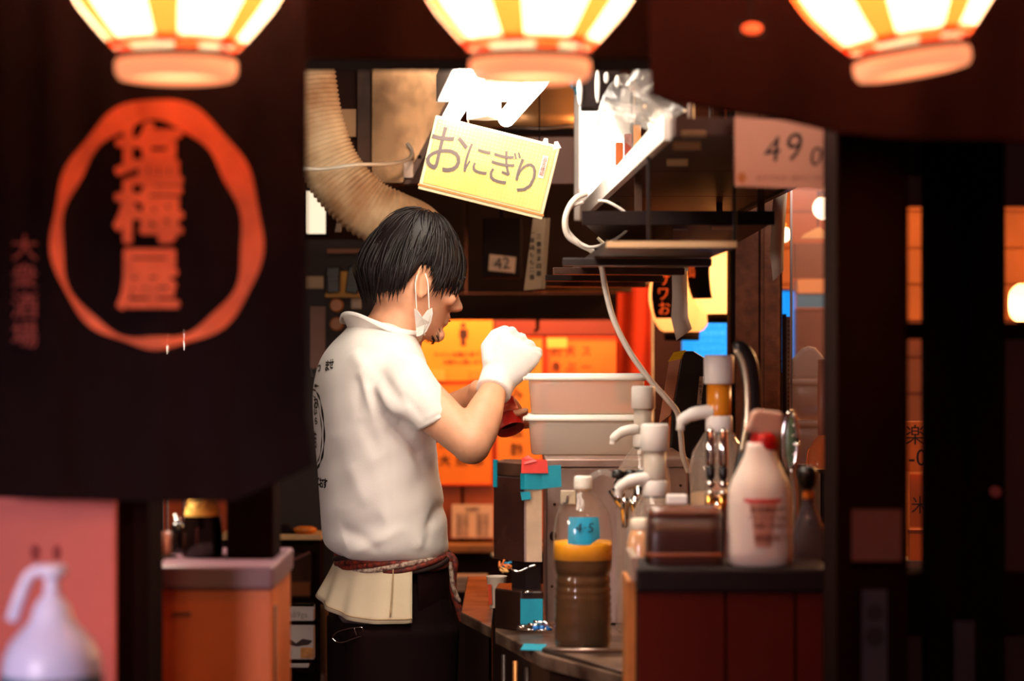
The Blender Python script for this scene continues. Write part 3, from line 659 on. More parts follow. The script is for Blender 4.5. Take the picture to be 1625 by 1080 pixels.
k = t.k(); k.box(1262, 1416, 760, 1604, -30, 58); t.p('cabinet_body', k, M_wood_dark)
t = T('wine_glass', 'upturned amber glass bell beside the dark wide post', 'glass', 1302, 742, 4.2)
k = t.k(); k.lathe(1306, [(27, 742), (27, 736), (24, 715), (14, 698), (6, 690), (6, 640), (8, 574)], 0, 24, close=False); t.p('bell', k, clear('amber_glass', (.95, .6, .4), .35, (.8, .4, .25)))
k = t.k(); k.lathe(1306, [(8, 690), (9, 640), (8, 570)], 0, 16); t.p('stem', k, mat('pinkish_stem', '#c07860', .4))
t = T('glass_tray_stand', 'slim dark stand under the amber glass bell', 'stand', 1302, 957, 4.2)
k = t.k(); k.lathe(1306, [(30, 743), (30, 749)], 0, 24); t.p('plate', k, M_steel_d)
k = t.k(); k.tube([(1306, 749, 0), (1306, 950, 0)], 4, 8); t.p('pole', k, M_black)
k = t.k(); k.lathe(1306, [(26, 957), (25, 952), (5, 948)], 0, 24); t.p('foot', k, M_black)
# things seen through the lattice gaps
t = T('price_sign', 'orange price board seen in the narrow lattice gap, black character over digits', 'sign', 1455, 748, 4.6)
k = t.k(); k.box(1425, 1490, 668, 748, 0, 4); t.p('board', k, mat('orange_board', '#f07428', .6, emit=.12, ecol='#ff5a10'), bevel=.002)  # faint glow put into the board's own colour
text('character', '楽', M_ink, t.o, t.a, 1452, 692, -1.5, 34, bold=.0012, ext=.3)
text('numeral', '-0', M_ink, t.o, t.a, 1456, 727, -1.5, 38, bold=.0019, ext=.3)
t = T('strip_sign', 'dull orange paper strip with a black brush mark under the price board', 'sign', 1460, 836, 4.62)
k = t.k(); k.box(1444, 1478, 752, 836, 0, 3); t.p('paper', k, mat('dull_orange_paper', '#d86a2a', .7, emit=.08, ecol='#ff5a10'))  # part of the paper's brightness is emission
text('character', '米', M_ink, t.o, t.a, 1460, 803, -1.2, 30, bold=.0016, ext=.3)
t = T('side_stand', 'dark stand carrying the orange tin in the narrow lattice gap', 'stand', 1455, 1400, 4.62)
k = t.k(); k.box(1400, 1520, 888, 900, -20, 60); t.p('stand_top', k, mat('pale_top', '#b09078', .5))
k = t.k(); k.box(1405, 1515, 900, 1646, -14, 56); t.p('stand_body', k, mat('dull_red_wood', '#4a160e', .6))
t = T('tin', 'small orange tin box on the dark stand in the narrow lattice gap', 'tin', 1459, 888, 4.62)
k = t.k(); k.box(1443, 1476, 842, 888, -6, 16); t.p('tin_body', k, mat('orange_tin', '#f07a20', .4, emit=.08, ecol='#ff5a10'), bevel=.002)  # tin glows slightly by itself, light put into its material
k = t.k(); k.box(1442, 1477, 840, 846, -7, 17); t.p('lid', k, mat('orange_tin_lid', '#c85a18', .4), bevel=.001)
# ------------------------------------------------------------ long shelf over the counter, seen from below
def wbox(name, m, pts, z0, z1, parent, root, **kw):
    """prism from plan points (X,Y) in metres"""
    k = K(); N = len(pts); r = root
    k.add([(x-r.x, y-r.y, z0-r.z) for x, y in pts]+[(x-r.x, y-r.y, z1-r.z) for x, y in pts], [tuple(range(N)), tuple(range(2*N-1, N-1, -1))]+[(i, i+N, (i+1) % N+N, (i+1) % N) for i in range(N)])
    return mesh(name, k, m, parent, **kw)
M_gloss = mat('glossy_brown_laminate', '#32160e', .5, var=.3, scale=5, spec=.2)
M_glossd = mat('glossy_dark_laminate', '#1c0d0a', .4, var=.3, scale=6)
t = T('hanging_shelf', 'long glossy brown overhead shelf with a white front edge above the counter', 'shelf', 950, 345, 4.9); R = t.o.location
xl = lambda Y: .152+(5.07-Y)*.0245; xr = lambda Y: .468+(5.07-Y)*.0135
for Ya, Yb in ((3.0, 3.62), (3.625, 4.25), (4.255, 5.07)):
    wbox('shelf_panel', M_gloss, [(xl(Ya)+.012, Ya), (xr(Ya), Ya), (xr(Yb), Yb), (xl(Yb)+.012, Yb)], 1.69, 1.715, t.o, R, bevel=.002)
wbox('edge_rail', mat('white_enamel', '#f2e8e0', .35, var=.05), [(xl(3.04), 3.04), (xl(3.04)+.012, 3.04), (xl(5.08)+.012, 5.08), (xl(5.08), 5.08)], 1.688, 1.722, t.o, R, bevel=.001)
wbox('edge_rail', M_glossd, [(xr(2.98), 2.98), (xr(2.98)+.012, 2.98), (xr(5.08)+.012, 5.08), (xr(5.08), 5.08)], 1.685, 1.735, t.o, R, label='dark rail on the dining side')
for (xa, ya, xb, yb) in ((1058, 252, 1092, 262), (1082, 208, 1120, 216), (1068, 224, 1112, 236)):
    def u(px, py): Yq = .27*FP/(540-py); return ((px-CX)/FP*Yq, Yq)
    p = [u(xa, yb), u(xb, yb), u(xb, ya), u(xa, ya)]; wbox('tape_or_reflection', mat('tan_tape', '#c09a6a', .6), p, 1.6885, 1.6898, t.o, R)
for Yh in (3.3, 4.9):
    for xx in (.26, .43):
        k = K(); k.add(*tube_geo([Vector((xx, Yh, 1.715))-R, Vector((xx, Yh, 2.45))-R], [.005, .005], 8)); mesh('hanger_rod', k, M_steel_d, t.o)
# second, lower tray
t = T('hanging_tray', 'thin dark tray slung under the long brown shelf', 'tray', 1070, 388, 4.2); R = t.o.location
wbox('tray_board', M_gloss, [(.115, 3.66), (.42, 3.66), (.44, 4.5), (.19, 4.5)], 1.609, 1.622, t.o, R, bevel=.001)
wbox('front_lip', M_black, [(.113, 3.645), (.422, 3.645), (.422, 3.66), (.113, 3.66)], 1.606, 1.628, t.o, R)
for xx in (.2, .4):
    for Yh in (3.7, 4.44): wbox('hanger_tab', M_steel_d, [(xx, Yh), (xx+.012, Yh), (xx+.012, Yh+.004), (xx, Yh+.004)], 1.62, 1.692, t.o, R)
for (xa, ya, xb, yb) in ((1068, 363, 1092, 378), (1130, 357, 1165, 363)):
    def u(px, py): Yq = .189*FP/(540-py); return ((px-CX)/FP*Yq, Yq)
    p = [u(xa, yb), u(xb, yb), u(xb, ya), u(xa, ya)]; wbox('tape_or_reflection', mat('grey_tape_reflection', '#a08a80', .6), p, 1.6072, 1.6088, t.o, R)  # grey patches painted for shelf tape mirrored in the glossy underside
# third: dark cabinet with cream front edge
t = T('hanging_rack', 'dark lower rack with cream front edge hanging left of the brown post', 'rack', 1060, 393, 4.2); R = t.o.location
zc = 1.42+146/FP*3.3
def uc(px, py): Yq = (zc-CZ)*FP/(540-py); return ((px-CX)/FP*Yq, Yq)
p0, p1, p2, p3 = uc(962, 394), uc(1168, 394), uc(980, 462), uc(868, 460)
wbox('rack_board', M_glossd, [p0, p1, p2, p3], zc, zc+.01, t.o, R)
wbox('front_edge', mat('cream_edge', '#c8a078', .5), [(p0[0], p0[1]-.012), (p1[0], p1[1]-.012), (p1[0], p1[1]), (p0[0], p0[1])], zc+.001, zc+.010, t.o, R)
for i in range(5):
    f = .12+i*.17; a = (p0[0]+(p3[0]-p0[0])*f, p0[1]+(p3[1]-p0[1])*f); b = (p1[0]+(p2[0]-p1[0])*f, p1[1]+(p2[1]-p1[1])*f)
    wbox('slat', M_steel_d if i % 2 else M_glossd, [(a[0]-.05, a[1]), b, (b[0], b[1]+.05), (a[0]-.05, a[1]+.05)], zc-.014, zc-.002, t.o, R, bevel=.001)
for q, zt_ in ((p0, 1.69), (p1, 1.69), (p2, 2.45), (p3, 2.45)):
    k = K(); xq = max(q[0], .2) if q[1] < 4 else q[0]; k.add(*tube_geo([Vector((xq, q[1]+.02, zc+.008))-R, Vector((xq, q[1]+.02, zt_))-R], [.003, .003], 6)); mesh('hanger_rod', k, M_black, t.o)
t = T('cardboard_box', 'small cream box end poking out between shelf and rack inside the cable loop', 'box', 975, 388, 4.55)
k = t.k(); k.quad([(949, 376, 0), (961, 388, 0), (1006, 345, 30), (985, 340, 30)], 8); t.p('box_body', k, M_cream, bevel=.001)
k = t.k(); k.quad([(951, 371, -2), (954, 374, -2), (996, 343, 26), (990, 342, 26)], 2); t.p('edge_strip', k, M_woodmid)
# white board at the shelf end, lamplight on it put in as glow
t = T('glowing_board', 'white upright board with an added glowing face at the left end of the hanging shelf', 'lamp', 945, 345, 5.1)
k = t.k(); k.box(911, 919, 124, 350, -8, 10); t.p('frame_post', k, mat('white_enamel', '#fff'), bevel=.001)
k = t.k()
k.prism([(921, 168), (972, 168), (978, 200), (1000, 236), (985, 262), (938, 306), (930, 308), (922, 300)], 0, 8); t.p('glow_face', k, emis('board_face_glow', (1, .95, .88), 2.2))
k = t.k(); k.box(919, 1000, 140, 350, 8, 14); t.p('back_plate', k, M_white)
for i in range(3):
    t2 = single('spice_packet', ['orange packet leaning behind the shelf edge', 'dark orange packet, middle one behind the shelf edge', 'amber packet nearest the bowls on the shelf'][i], 'packet', 985+i*14, 262-i*14, 4.5, lambda k, i=i: k.box(977+i*14, 989+i*14, 226-i*14, 262-i*14, -2, 6), mat('packet%d' % i, ['#e06a14', '#a83208', '#f09020'][i], .5), 'packets on the hanging shelf', bevel=.002)
t = T('spring_clip', 'turquoise clip clamped on the top corner of the white board', 'clip', 914, 150, 5.05)
k = t.k(); k.prism([(903, 124), (926, 124), (923, 138), (918, 150), (913, 151), (910, 142), (904, 138)], -6, 2); t.p('clip_body', k, mat('turquoise_plastic', '#30b0dc', .4), bevel=.002)
k = t.k(); k.box(910, 912, 128, 142, -8, -6); t.p('groove', k, M_ink)
# clear cups on the shelf
M_cup = clear('clear_cup', (.97, .95, .93), .10, (.9, .86, .82), .12, 1.5)
def cup(label, px, py, Y, r0, r1, h, rot):
    py -= 16; t = T('plastic_cup', label, 'cup', px, py, Y, 'clear cups heaped on the hanging shelf')
    k = t.k(); n = 40; vs = []
    k.lathe(px, [(r0*.9, py), (r0, py-1), (r0+(r1-r0)*.5, py-h*.5), (r1, py-h), (r1+2.5, py-h-1), (r1+2.5, py-h-4), (r1, py-h-4)], 0, 30, close=False); t.p('cup_wall', k, M_cup)
    k = t.k(); k.lathe(px, [(r0*.9, py), (r0*.9, py-2)], 0, 30); t.p('cup_base', k, M_cup)
    t.o.rotation_euler = rot; return t
cup('clear cup lying on its side at the outer left of the heap', 952, 196, 3.35, 22, 32, 60, (.2, 1.9, 0))
cup('clear cup tilted across the heap with its mouth to the left', 1040, 205, 3.3, 20, 34, 78, (.1, -1.1, .3))
cup('clear cup with a bright rim at the right of the heap', 1035, 212, 3.15, 14, 40, 34, (.25, .35, 0))
cup('clear cup on top of the heap under the maroon curtain', 1005, 160, 3.35, 16, 28, 44, (.3, .8, 0))
t = T('bottle_crate', 'black crate holding white tubes behind the clear cups', 'crate', 940, 168, 3.5)
k = t.k(); k.box(922, 985, 112, 172, 0, 50); t.p('crate_body', k, M_black, bevel=.003)
for x, yy_, ry_ in ((920, 146, 22), (948, 138, 26), (962, 124, 9), (979, 130, 10)):
    k = t.k(); k.ball(x, yy_, -6, 4, ry_, 4); t.p('white_tube', k, M_white)

# ------------------------------------------------------------ kitchen ceiling gear
t = T('tube_lamp', 'twin fluorescent tube fitting glaring above the yellow placard', 'lamp', 760, 190, 4.2); R = t.o.location
dirv = Vector((.106, -1.27, 0)); 
M_tube = emis('tube_glow', (1, .92, .80), 20)
for x0 in (-.1165, -.0115):
    a = Vector((x0, 4.3, 1.84)); b = a+dirv
    k = K(); pts = [a-R, a+dirv*.004-R, a+dirv*.01-R, a+dirv*.5-R, b-R]; k.add(*tube_geo(pts, [.008, .014, .0165, .0165, .0165], 20), True); mesh('tube', k, M_tube, t.o)
wbox('housing', mat('white_enamel', '#fff'), [(-.145, 4.34), (.02, 4.34), (.125, 3.02), (-.035, 3.02)], 1.875, 1.93, t.o, R, bevel=.003)
wbox('end_bracket', mat('cream_bracket', '#ffe9c8', .5), [(-.085, 4.27), (-.05, 4.29), (-.02, 4.27), (-.045, 4.2)], 1.835, 1.875, t.o, R)
for yy in (3.2, 4.1):
    k = K(); k.add(*tube_geo([Vector((.01, yy, 1.93))-R, Vector((.01, yy, 2.45))-R], [.006, .006], 8)); mesh('hanger_rod', k, M_steel_d, t.o)

t = T('menu_placard', 'tilted yellow placard with handwritten characters hanging below the tube lamp', 'sign', 776, 265, 4.12)
M_yel = mat('yellow_card', '#eede92', .6, var=.12, scale=6, dark='#ecc468')
n = M_yel.node_tree.nodes; L_ = M_yel.node_tree.links
bk = n.new('ShaderNodeTexBrick'); bk.offset = 0; bk.inputs['Scale'].default_value = 1; bk.inputs['Brick Width'].default_value = .0068; bk.inputs['Row Height'].default_value = .0068; bk.inputs['Mortar Size'].default_value = .0016
bk.inputs['Color1'].default_value = (1, 1, 1, 1); bk.inputs['Color2'].default_value = (1, 1, 1, 1); bk.inputs['Mortar'].default_value = (.80, .78, .70, 1)
tc = n.new('ShaderNodeTexCoord'); sw = n.new('ShaderNodeSeparateXYZ'); cb = n.new('ShaderNodeCombineXYZ'); L_.new(tc.outputs['Object'], sw.inputs[0]); L_.new(sw.outputs[0], cb.inputs[0]); L_.new(sw.outputs[2], cb.inputs[1]); L_.new(cb.outputs[0], bk.inputs[0])
mm = n.new('ShaderNodeMix'); mm.data_type = 'RGBA'; mm.blend_type = 'MULTIPLY'; mm.inputs[0].default_value = 1
bsdf = n['Principled BSDF']; src = bsdf.inputs['Base Color'].links[0].from_socket; L_.new(src, mm.inputs[6]); L_.new(bk.outputs[0], mm.inputs[7]); L_.new(mm.outputs[2], bsdf.inputs['Base Color'])
k = t.k(); k.box(674, 878, 206, 326, 0, 14); t.p('box_frame', k, mat('cream_frame', '#f6e2b4', .5, var=.1), bevel=.002)
k = t.k(); k.box(680, 872, 210, 314, -1.5, 0); t.p('yellow_sheet', k, M_yel)
k = t.k(); k.box(673, 879, 317, 320, -2, 1); t.p('lower_trim', k, mat('orange_brown_trim', '#c07a38', .5))
k = t.k(); k.box(855, 864, 226, 262, -3, -1.5); t.p('label', k, M_paper)
text('lettering', '品名確認', mat('red_brown_ink', '#8a3a1c', .7), t.o, t.a, 859.5, 244, -3.4, 7.5, vertical=True, ext=.2)
for ch, x, y, sz in (('お', 704, 262, 84), ('に', 755, 262, 58), ('ぎ', 798, 264, 62), ('り', 836, 270, 62)):
    text('brush_letter', ch, mat('grey_marker', '#6a5a58', .7), t.o, t.a, x, y, -2.2, sz, ext=.25, sx=.85, bold=-.0007)
k = t.k(); k.quad([(848, 210, -2), (860, 210, -2), (856, 199, -2), (850, 199, -2)], 1); k.quad([(868, 214, -2), (880, 208, -2), (872, 199, -2), (867, 201, -2)], 1); t.p('tape_tab', k, M_white, kind='stuff')
t.o.rotation_euler = (.12, math.radians(14), 0)
k = K(); k.add(*tube_geo([Vector((-.08, 4.14, 1.80)), Vector((-.08, 4.14, 2.0)), Vector((-.08, 4.14, 2.45))], [.0015]*3, 6)); o = mesh('hanging_wire', k, M_steel_d); tag(o, 'thin wire carrying the yellow placard', 'wire')

# corrugated duct
t = T('duct_hose', 'fat corrugated cream exhaust hose curving down behind the man\'s head', 'duct', 560, 320, 4.75)
path = smooth_path([(462, -240, 0), (468, -100, 0), (474, 20, 0), (484, 110, 0), (498, 195, 0), (526, 268, 0), (572, 322, 0), (622, 350, 10), (652, 362, 60), (668, 378, 150)], 24)
# resample evenly
P_ = [Vector(q) for q in path]; d = [0]
for a, b in zip(P_, P_[1:]): d.append(d[-1]+(b-a).length)
out = []; rr = []; step = 1.9; q = 0; j = 0; i = 0
while q < d[-1]:
    while d[j+1] < q: j += 1
    f = (q-d[j])/(d[j+1]-d[j]+1e-9); out.append(tuple(P_[j].lerp(P_[j+1], f))); rr.append(46+[0, 1.9, 2.3, -.6][i % 4]); q += step; i += 1
k = t.k(); k.tube(out, rr, 36); t.p('hose', k, mat('dirty_cream_hose', '#e2c29a', .55, var=.2, scale=9, dark='#a87850', bump=.15))
t = T('range_hood', 'stainless hood slab with painted reflections and slanting side above the hose', 'hood', 660, 290, 4.95)
M_hood = mat('reflection_mottled_steel', '#a07a58', .2, metal=.9, var=.3, scale=5, dark='#2e180c', bump=.3, bscale=5)  # dark mottling in the colour stands in for swirling reflections
k = t.k(); k.prism([(588, 292), (640, 292), (720, 150), (768, 60), (768, -210), (590, -210)], 0, 60); t.p('side_panel', k, M_hood, bevel=.003)
k = t.k(); k.quad([(640, 292, -3), (650, 292, -3), (768, 70, -3), (756, 70, -3)], 4); t.p('edge_strip', k, M_steel_d)
for x, y in ((668, 255), (700, 195), (722, 150)):
    k = t.k(); k.disc(x-2, y-6, 3, -6, -3); t.p('bolt', k, M_black)
k = t.k(); k.box(566, 588, 60, 300, 4, 40); t.p('corner_post', k, mat('rusty_post', '#5a3a2a', .6, metal=.4, dark='#2a1812'), bevel=.002)
k = t.k(); k.box(528, 564, 172, 216, 10, 20); t.p('lit_patch', k, mat('tan_lit_patch', '#c08a56', .5))  # tan piece painted in place of a dully lit patch
k = t.k(); k.box(440, 566, 60, 300, 24, 44); t.p('rear_panel', k, M_wall)
t = T('hood_panel', 'curved warm steel canopy to the right of the tube lamp', 'hood', 830, 200, 5.2)
k = t.k(); vs = []; rows = [(60, 60), (110, 34), (150, 14), (178, 4), (200, 0), (203, 6)]
for x in (742, 912):
    for y, d_ in rows: vs.append(k.c(x, y, d_))
nr = len(rows); k.add(vs, [(i, i+1, nr+i+1, nr+i) for i in range(nr-1)], True)
o = t.p('canopy', k, mat('tan_steel', '#d09a66', .35, metal=.6, var=.2, scale=4, dark='#a06a40')); o.modifiers.new('s', 'SOLIDIFY').thickness = .004
k = t.k(); k.box(640, 912, 204, 214, -2, 4); t.p('rail', k, M_black)
k = t.k(); k.tube([(800, 203, -6), (860, 205, -6), (912, 200, -6)], 3, 8); t.p('grey_pipe', k, mat('grey_pipe', '#8a7468', .4, metal=.5))
k = t.k(); k.box(642, 912, 216, 292, 2, 10); t.p('lower_band', k, mat('mauve_steel', '#6a4a40', .4, metal=.4), bevel=.002)
t = T('junction_bracket', 'small galvanised bracket with cable by the placard\'s lower left corner', 'bracket', 646, 285, 4.93)
k = t.k(); k.box(640, 656, 254, 282, 0, 10); t.p('plate', k, M_steel, bevel=.001)
k = t.k(); k.tube(smooth_path([(646, 228, -6), (654, 240, -10), (650, 256, -40), (625, 270, -130), (580, 280, -240), (530, 287, -250), (470, 284, -250)], 6), 3, 8); t.p('cable', k, mat('cream_cable', '#d8c8b4', .5))
# hanging paper roll, strips, cable
t = T('paper_list', 'narrow creased paper list hanging below the placard\'s right corner', 'paper', 848, 462, 5.0)
k = t.k(); k.quad([(831, 461, 0), (858, 458, 0), (866, 346, 0), (846, 346, 0)], 1.5); t.p('sheet', k, mat('tan_list_paper', '#c0a282', .7, var=.15)); k = t.k(); k.quad([(858, 458, 0), (864, 458, -6), (872, 346, -6), (866, 346, 0)], 1.5); t.p('folded_sheet', k, mat('tan_list_paper', '#c0a282'))
k = t.k(); k.tube([(856, 348, 2), (856, -200, 2)], 1, 6); t.p('string', k, M_black)
for i, x in enumerate((842, 853)): text('list_line', ['一番 鶏もも 二番', '三番 葱ま 四番'][i].replace(' ', ''), M_ink, t.o, t.a, x+2, 405, -1.8, 9, vertical=True, ext=.2, gap=1.3)
for nm, lb, pts, Yp in (('paper_strip', 'long greyish paper strip curling down in front of the globe bulbs', [(1228, 300, 1250, 302), (1224, 360, 1246, 362), (1222, 400, 1244, 402), (1226, 446, 1243, 430)], 4.4),
                        ('paper_strip', 'shorter grey paper strip hanging before the small lanterns', [(1066, 428, 1090, 428), (1067, 470, 1091, 468), (1065, 505, 1092, 502), (1073, 540, 1098, 522)], 4.4)):
    t = T(nm, lb, 'paper', pts[0][0], pts[0][1], Yp); k = t.k(); vs = []
    for i, (a, y, b, y2) in enumerate(pts): vs += [k.c(a, y, 4*math.sin(i*1.5)), k.c(b, y2, 4*math.sin(i*1.5)+2)]
    k.add(vs, [(2*i, 2*i+1, 2*i+3, 2*i+2) for i in range(len(pts)-1)], True); o = t.p('strip', k, mat('grey_paper', '#e0d2c8', .7, var=.1)); o.modifiers.new('s', 'SOLIDIFY').thickness = .0006
    k = t.k(); a, y, b, _ = pts[0]; k.quad([(a-2, y+2, -1), (b+2, y+2, -1), (b+2, y-10, 0), (a-2, y-10, 0)], 1); t.p('tape_or_reflection', k, M_paper)
cab = smooth_path([(930, 306, 20), (912, 316, 0), (900, 335, -6), (896, 356, -6), (902, 375, 0), (922, 388, 8), (940, 398, 10), (954, 420, 10), (962, 462, 8), (975, 510, 0), (1000, 560, -10), (1030, 602, -20), (1055, 630, -20), (1074, 655, -20), (1079, 690, -20), (1082, 720, -20), (1092, 748, -10)], 8)
k = K(930, 306, 3.9)
k.tube(cab, 4.6, 10); o = mesh('power_cable', k, mat('white_cable', '#efe0d2', .4), None, P(930, 306, 3.9)); tag(o, 'thick white cable looping off the shelf and dropping to the counter', 'cable')
k = K(930, 306, 3.9); k.tube(smooth_path([(926, 320, 0), (904, 332, 4), (900, 360, 4), (915, 380, 4), (935, 392, 0), (965, 385, 0), (992, 368, 0), (1002, 350, 0), (990, 335, 0), (965, 320, 4), (950, 318, 10)], 8), [2.6]*81, 8)
o = mesh('thin_cable', k, mat('grey_white_cable', '#c8bab0', .4), None, P(930, 306, 3.9)); tag(o, 'thin grey white cable making a small loop beside the thick one', 'cable')
# ------------------------------------------------------------ kitchen work counter
ZT = .932
def wp(px, py, z=ZT): Yq = (CZ-z)*FP/(py-CY); return ((px-CX)/FP*Yq, Yq)
M_ctop = mat('worn_steel_top', '#9a7c68', .35, metal=.6, var=.3, scale=14, dark='#4a3228')
M_cdark = mat('dark_counter_side', '#2c1a14', .4, metal=.3, var=.4, scale=6)
t = T('work_counter', 'dark steel work counter with worn shiny top under the tea bottle', 'counter', 900, 1500, 3.8); R = t.o.location
a, b, c = wp(786, 1000), wp(860, 1038), wp(1004, 1076)
plan = [a, b, c, (.60, c[1]), (.60, 4.55), (a[0], 4.55)]
wbox('top_slab', M_ctop, plan, ZT-.022, ZT, t.o, R, bevel=.002)
wbox('carcass', M_cdark, [(x+(.012 if x < .5 else 0), y+.014) for x, y in plan[:4]]+[(.60, 4.53), (a[0]+.012, 4.53)], .02, ZT-.022, t.o, R)
for f in (.25, .5, .75):
    q = (a[0]+(b[0]-a[0])*f-.004, a[1]+(b[1]-a[1])*f-.004)
    k = K(); k.add(*tube_geo([Vector((*q, .05))-R, Vector((*q, ZT-.03))-R], [.004, .004], 8), True); mesh('edge_pipe', k, mat('copper_pipe', '#b0703a', .35, metal=.6) if f == .5 else M_cdark, t.o)
# steel tray lip on the near part
b2, c2, e2 = wp(862, 1034), wp(998, 1036), wp(1006, 1074)
k = K(); k.add(*tube_geo([Vector((b2[0], b2[1], ZT+.004))-R, Vector((c2[0], c2[1], ZT+.004))-R], [.0035, .0035], 8), True); mesh('tray_lip', k, M_steel, t.o)
k = K(); k.add(*tube_geo([Vector((b2[0], b2[1], ZT+.003))-R, Vector((c[0], c[1]+.01, ZT+.003))-R], [.003, .003], 8), True); mesh('tray_lip', k, M_steel_d, t.o)
t = T('side_counter', 'lower dark counter section between the man and the steel work counter', 'counter', 760, 1500, 4.2); R = t.o.location
p = [(-.092, 4.08), (-.035, 3.86), (-.033, 4.7), (-.092, 4.7)]
wbox('top_slab', M_ctop, p, ZT-.02, ZT, t.o, R, bevel=.002)
wbox('carcass', M_cdark, [(-.085, 4.1), (-.04, 3.9), (-.04, 4.68), (-.085, 4.68)], .02, ZT-.02, t.o, R)

# stainless refrigerator box
yb = lambda Y: CY+(CZ-ZT)*FP/Y
M_plate = mat('brushed_plate', '#b59b92', .4, metal=.55, var=.25, scale=10, dark='#8a6a60', bump=.08, bscale=150, stretch=(1, 1, .3))
Yf = 3.9; y0 = yb(Yf)
t = T('dispenser_cabinet', 'grey brushed steel cabinet behind the tea bottle carrying the white containers', 'cabinet', 976, y0, Yf)
k = t.k(); k.box(867, 1092, 741, y0-1.5, 0, 380); t.p('cabinet_body', k, M_plate, bevel=.003)
k = t.k(); k.box(865, 1095, 728, 741, -4, 384); t.p('cabinet_top', k, M_plate, bevel=.002)
for x, y in ((880, 800), (884, 880), (876, 930), (1080, 770)):
    k = t.k(); k.disc(x, y, 2.4, -1.2, 0, 10); t.p('screw', k, M_steel_d)
k = t.k(); k.box(889, 914, 777, 800, -5, 0); t.p('socket_plate', k, mat('cream_socket', '#f0d8b8', .5), bevel=.002)
k = t.k(); k.tube([(901, 786, -7), (899, 796, -9), (893, 799, -10)], 2, 8); t.p('hook', k, M_ink)
k = t.k(); k.ball(878, 850, -4, 6, 8, 4); t.p('latch', k, M_steel_d)
# slim dispenser with tape
Yd = 3.82; y1 = 893
t = T('slim_dispenser', 'tall narrow steel dispenser with dark side face bandaged with teal and red tape', 'dispenser', 822, y1, Yd)
def plan_prism(k, pts, ya, yb_):
    N = len(pts); k.add([k.c(x, yb_, d) for x, d in pts]+[k.c(x, ya, d) for x, d in pts], [tuple(range(N)), tuple(range(2*N-1, N-1, -1))]+[(i, i+N, (i+1) % N+N, (i+1) % N) for i in range(N)])
pl = [(784, 60), (832, 0), (859, 4), (861, 110), (800, 130)]
k = t.k(); plan_prism(k, pl, 758, 892); t.p('body', k, M_plate, bevel=.002)
k = t.k(); plan_prism(k, [(783.2, 59.5), (831, -1), (834, 3), (786, 64)], 759, 891); t.p('side_plate', k, mat('dark_gloss_plate', '#3a201a', .2, var=.4, scale=10), label='dark glossy side face')
k = t.k(); k.box(834, 860, 760, 891, .5, 3); t.p('front_plate', k, mat('tan_steel_plate', '#dcbc9c', .4, metal=.3, var=.15, scale=20), label='pale tan front face')
k = t.k(); plan_prism(k, [(782, 60), (832, -3), (861, 1), (863, 112), (799, 133)], 735, 757); t.p('lid', k, mat('brown_lid', '#6a4636', .4, metal=.4, var=.3, scale=16, dark='#3a2218'), bevel=.002)
k = t.k(); plan_prism(k, [(826, 3), (832, -5), (862, -1), (863, 3)], 750, 776); t.p('tape_strip', k, M_teal)
k = t.k(); k.quad([(860, 775, -3), (891, 772, -4), (890, 737, -4), (860, 739, -3)], 1.2); t.p('tape_strip', k, M_teal)
k = t.k(); k.quad([(827, 750, -6), (870, 750, -6), (868, 729, -4), (828, 727, -4)], 1.2); k2 = t.k(); t.p('tape_strip', k, M_redtape, label='red tape')
k = t.k(); k.quad([(832, 736, -7), (852, 731, -7), (838, 722, 2), (828, 727, 2)], 1.2); t.p('tape_strip', k, M_redtape, label='red tape')
k = t.k(); k.quad([(828, 793, -6), (843, 791, -5), (841, 779, -5), (826, 780, -6)], 1); t.p('tape_strip', k, M_teal)
k = t.k(); plan_prism(k, [(782, 58), (788, 50), (790, 54), (784, 62)], 732, 776); t.p('tape_strip', k, M_teal)
k = t.k(); plan_prism(k, [(812, 40), (834, 10), (858, 12), (858, 100), (812, 100)], 893, 940); t.p('neck', k, M_black)
t2b = yb(Yd)
k = t.k(); plan_prism(k, [(785, 30), (826, -16), (862, -14), (862, 100), (790, 110)], 936, t2b); t.p('base', k, mat('dark_oily_base', '#2e1a14', .3, var=.4), bevel=.003)
k = t.k(); plan_prism(k, [(826, -17.5), (861, -16), (861, -14), (826, -15)], 948, 988); t.p('tape_strip', k, M_teal)
k = t.k(); k.tube([(828, 938, -18), (846, 936, -18)], 2, 6); t.p('chrome_edge', k, M_chrome)
t = T('wire_tangle', 'small tangle of orange and blue twisted wire at the foot of the slim dispenser', 'wire', 800, 900, 3.75)
for c_, nm in (('#d8702a', 'orange_wire'), ('#1888b0', 'blue_wire'), ('#e0a860', 'tan_wire')):
    k = t.k(); cx_ = 797+rng.random()*8
    k.tube(smooth_path([(cx_+rng.normal()*7, 900+rng.normal()*5, rng.normal()*5) for _ in range(9)], 5), 1.5, 6); t.p('wire_coil', k, mat(nm, c_, .6))
k = t.k(); k.tube(smooth_path([(810, 902, 0), (822, 906, -2), (838, 899, -6), (850, 896, -4)], 5), 1.6, 6); t.p('lead', k, M_chrome)
t = T('paper_cup', 'white paper cup with a red mark beside the dark dispenser base', 'cup', 788, yb(4.15)+0, 4.15); yq = yb(4.15)
k = t.k(); k.lathe(788, [(11, yq), (16, yq-48), (17, yq-50), (16, yq-50), (11, yq-2)], 0, 26, close=False); t.p('cup_wall', k, mat('cup_paper', '#e2cfbd', .6))
k = t.k(); k.quad([(776, yq-6, -14), (781, yq-6, -14), (780, yq-38, -16.5), (774, yq-38, -16.5)], 1); t.p('red_mark', k, mat('red_print', '#d84a24', .6))
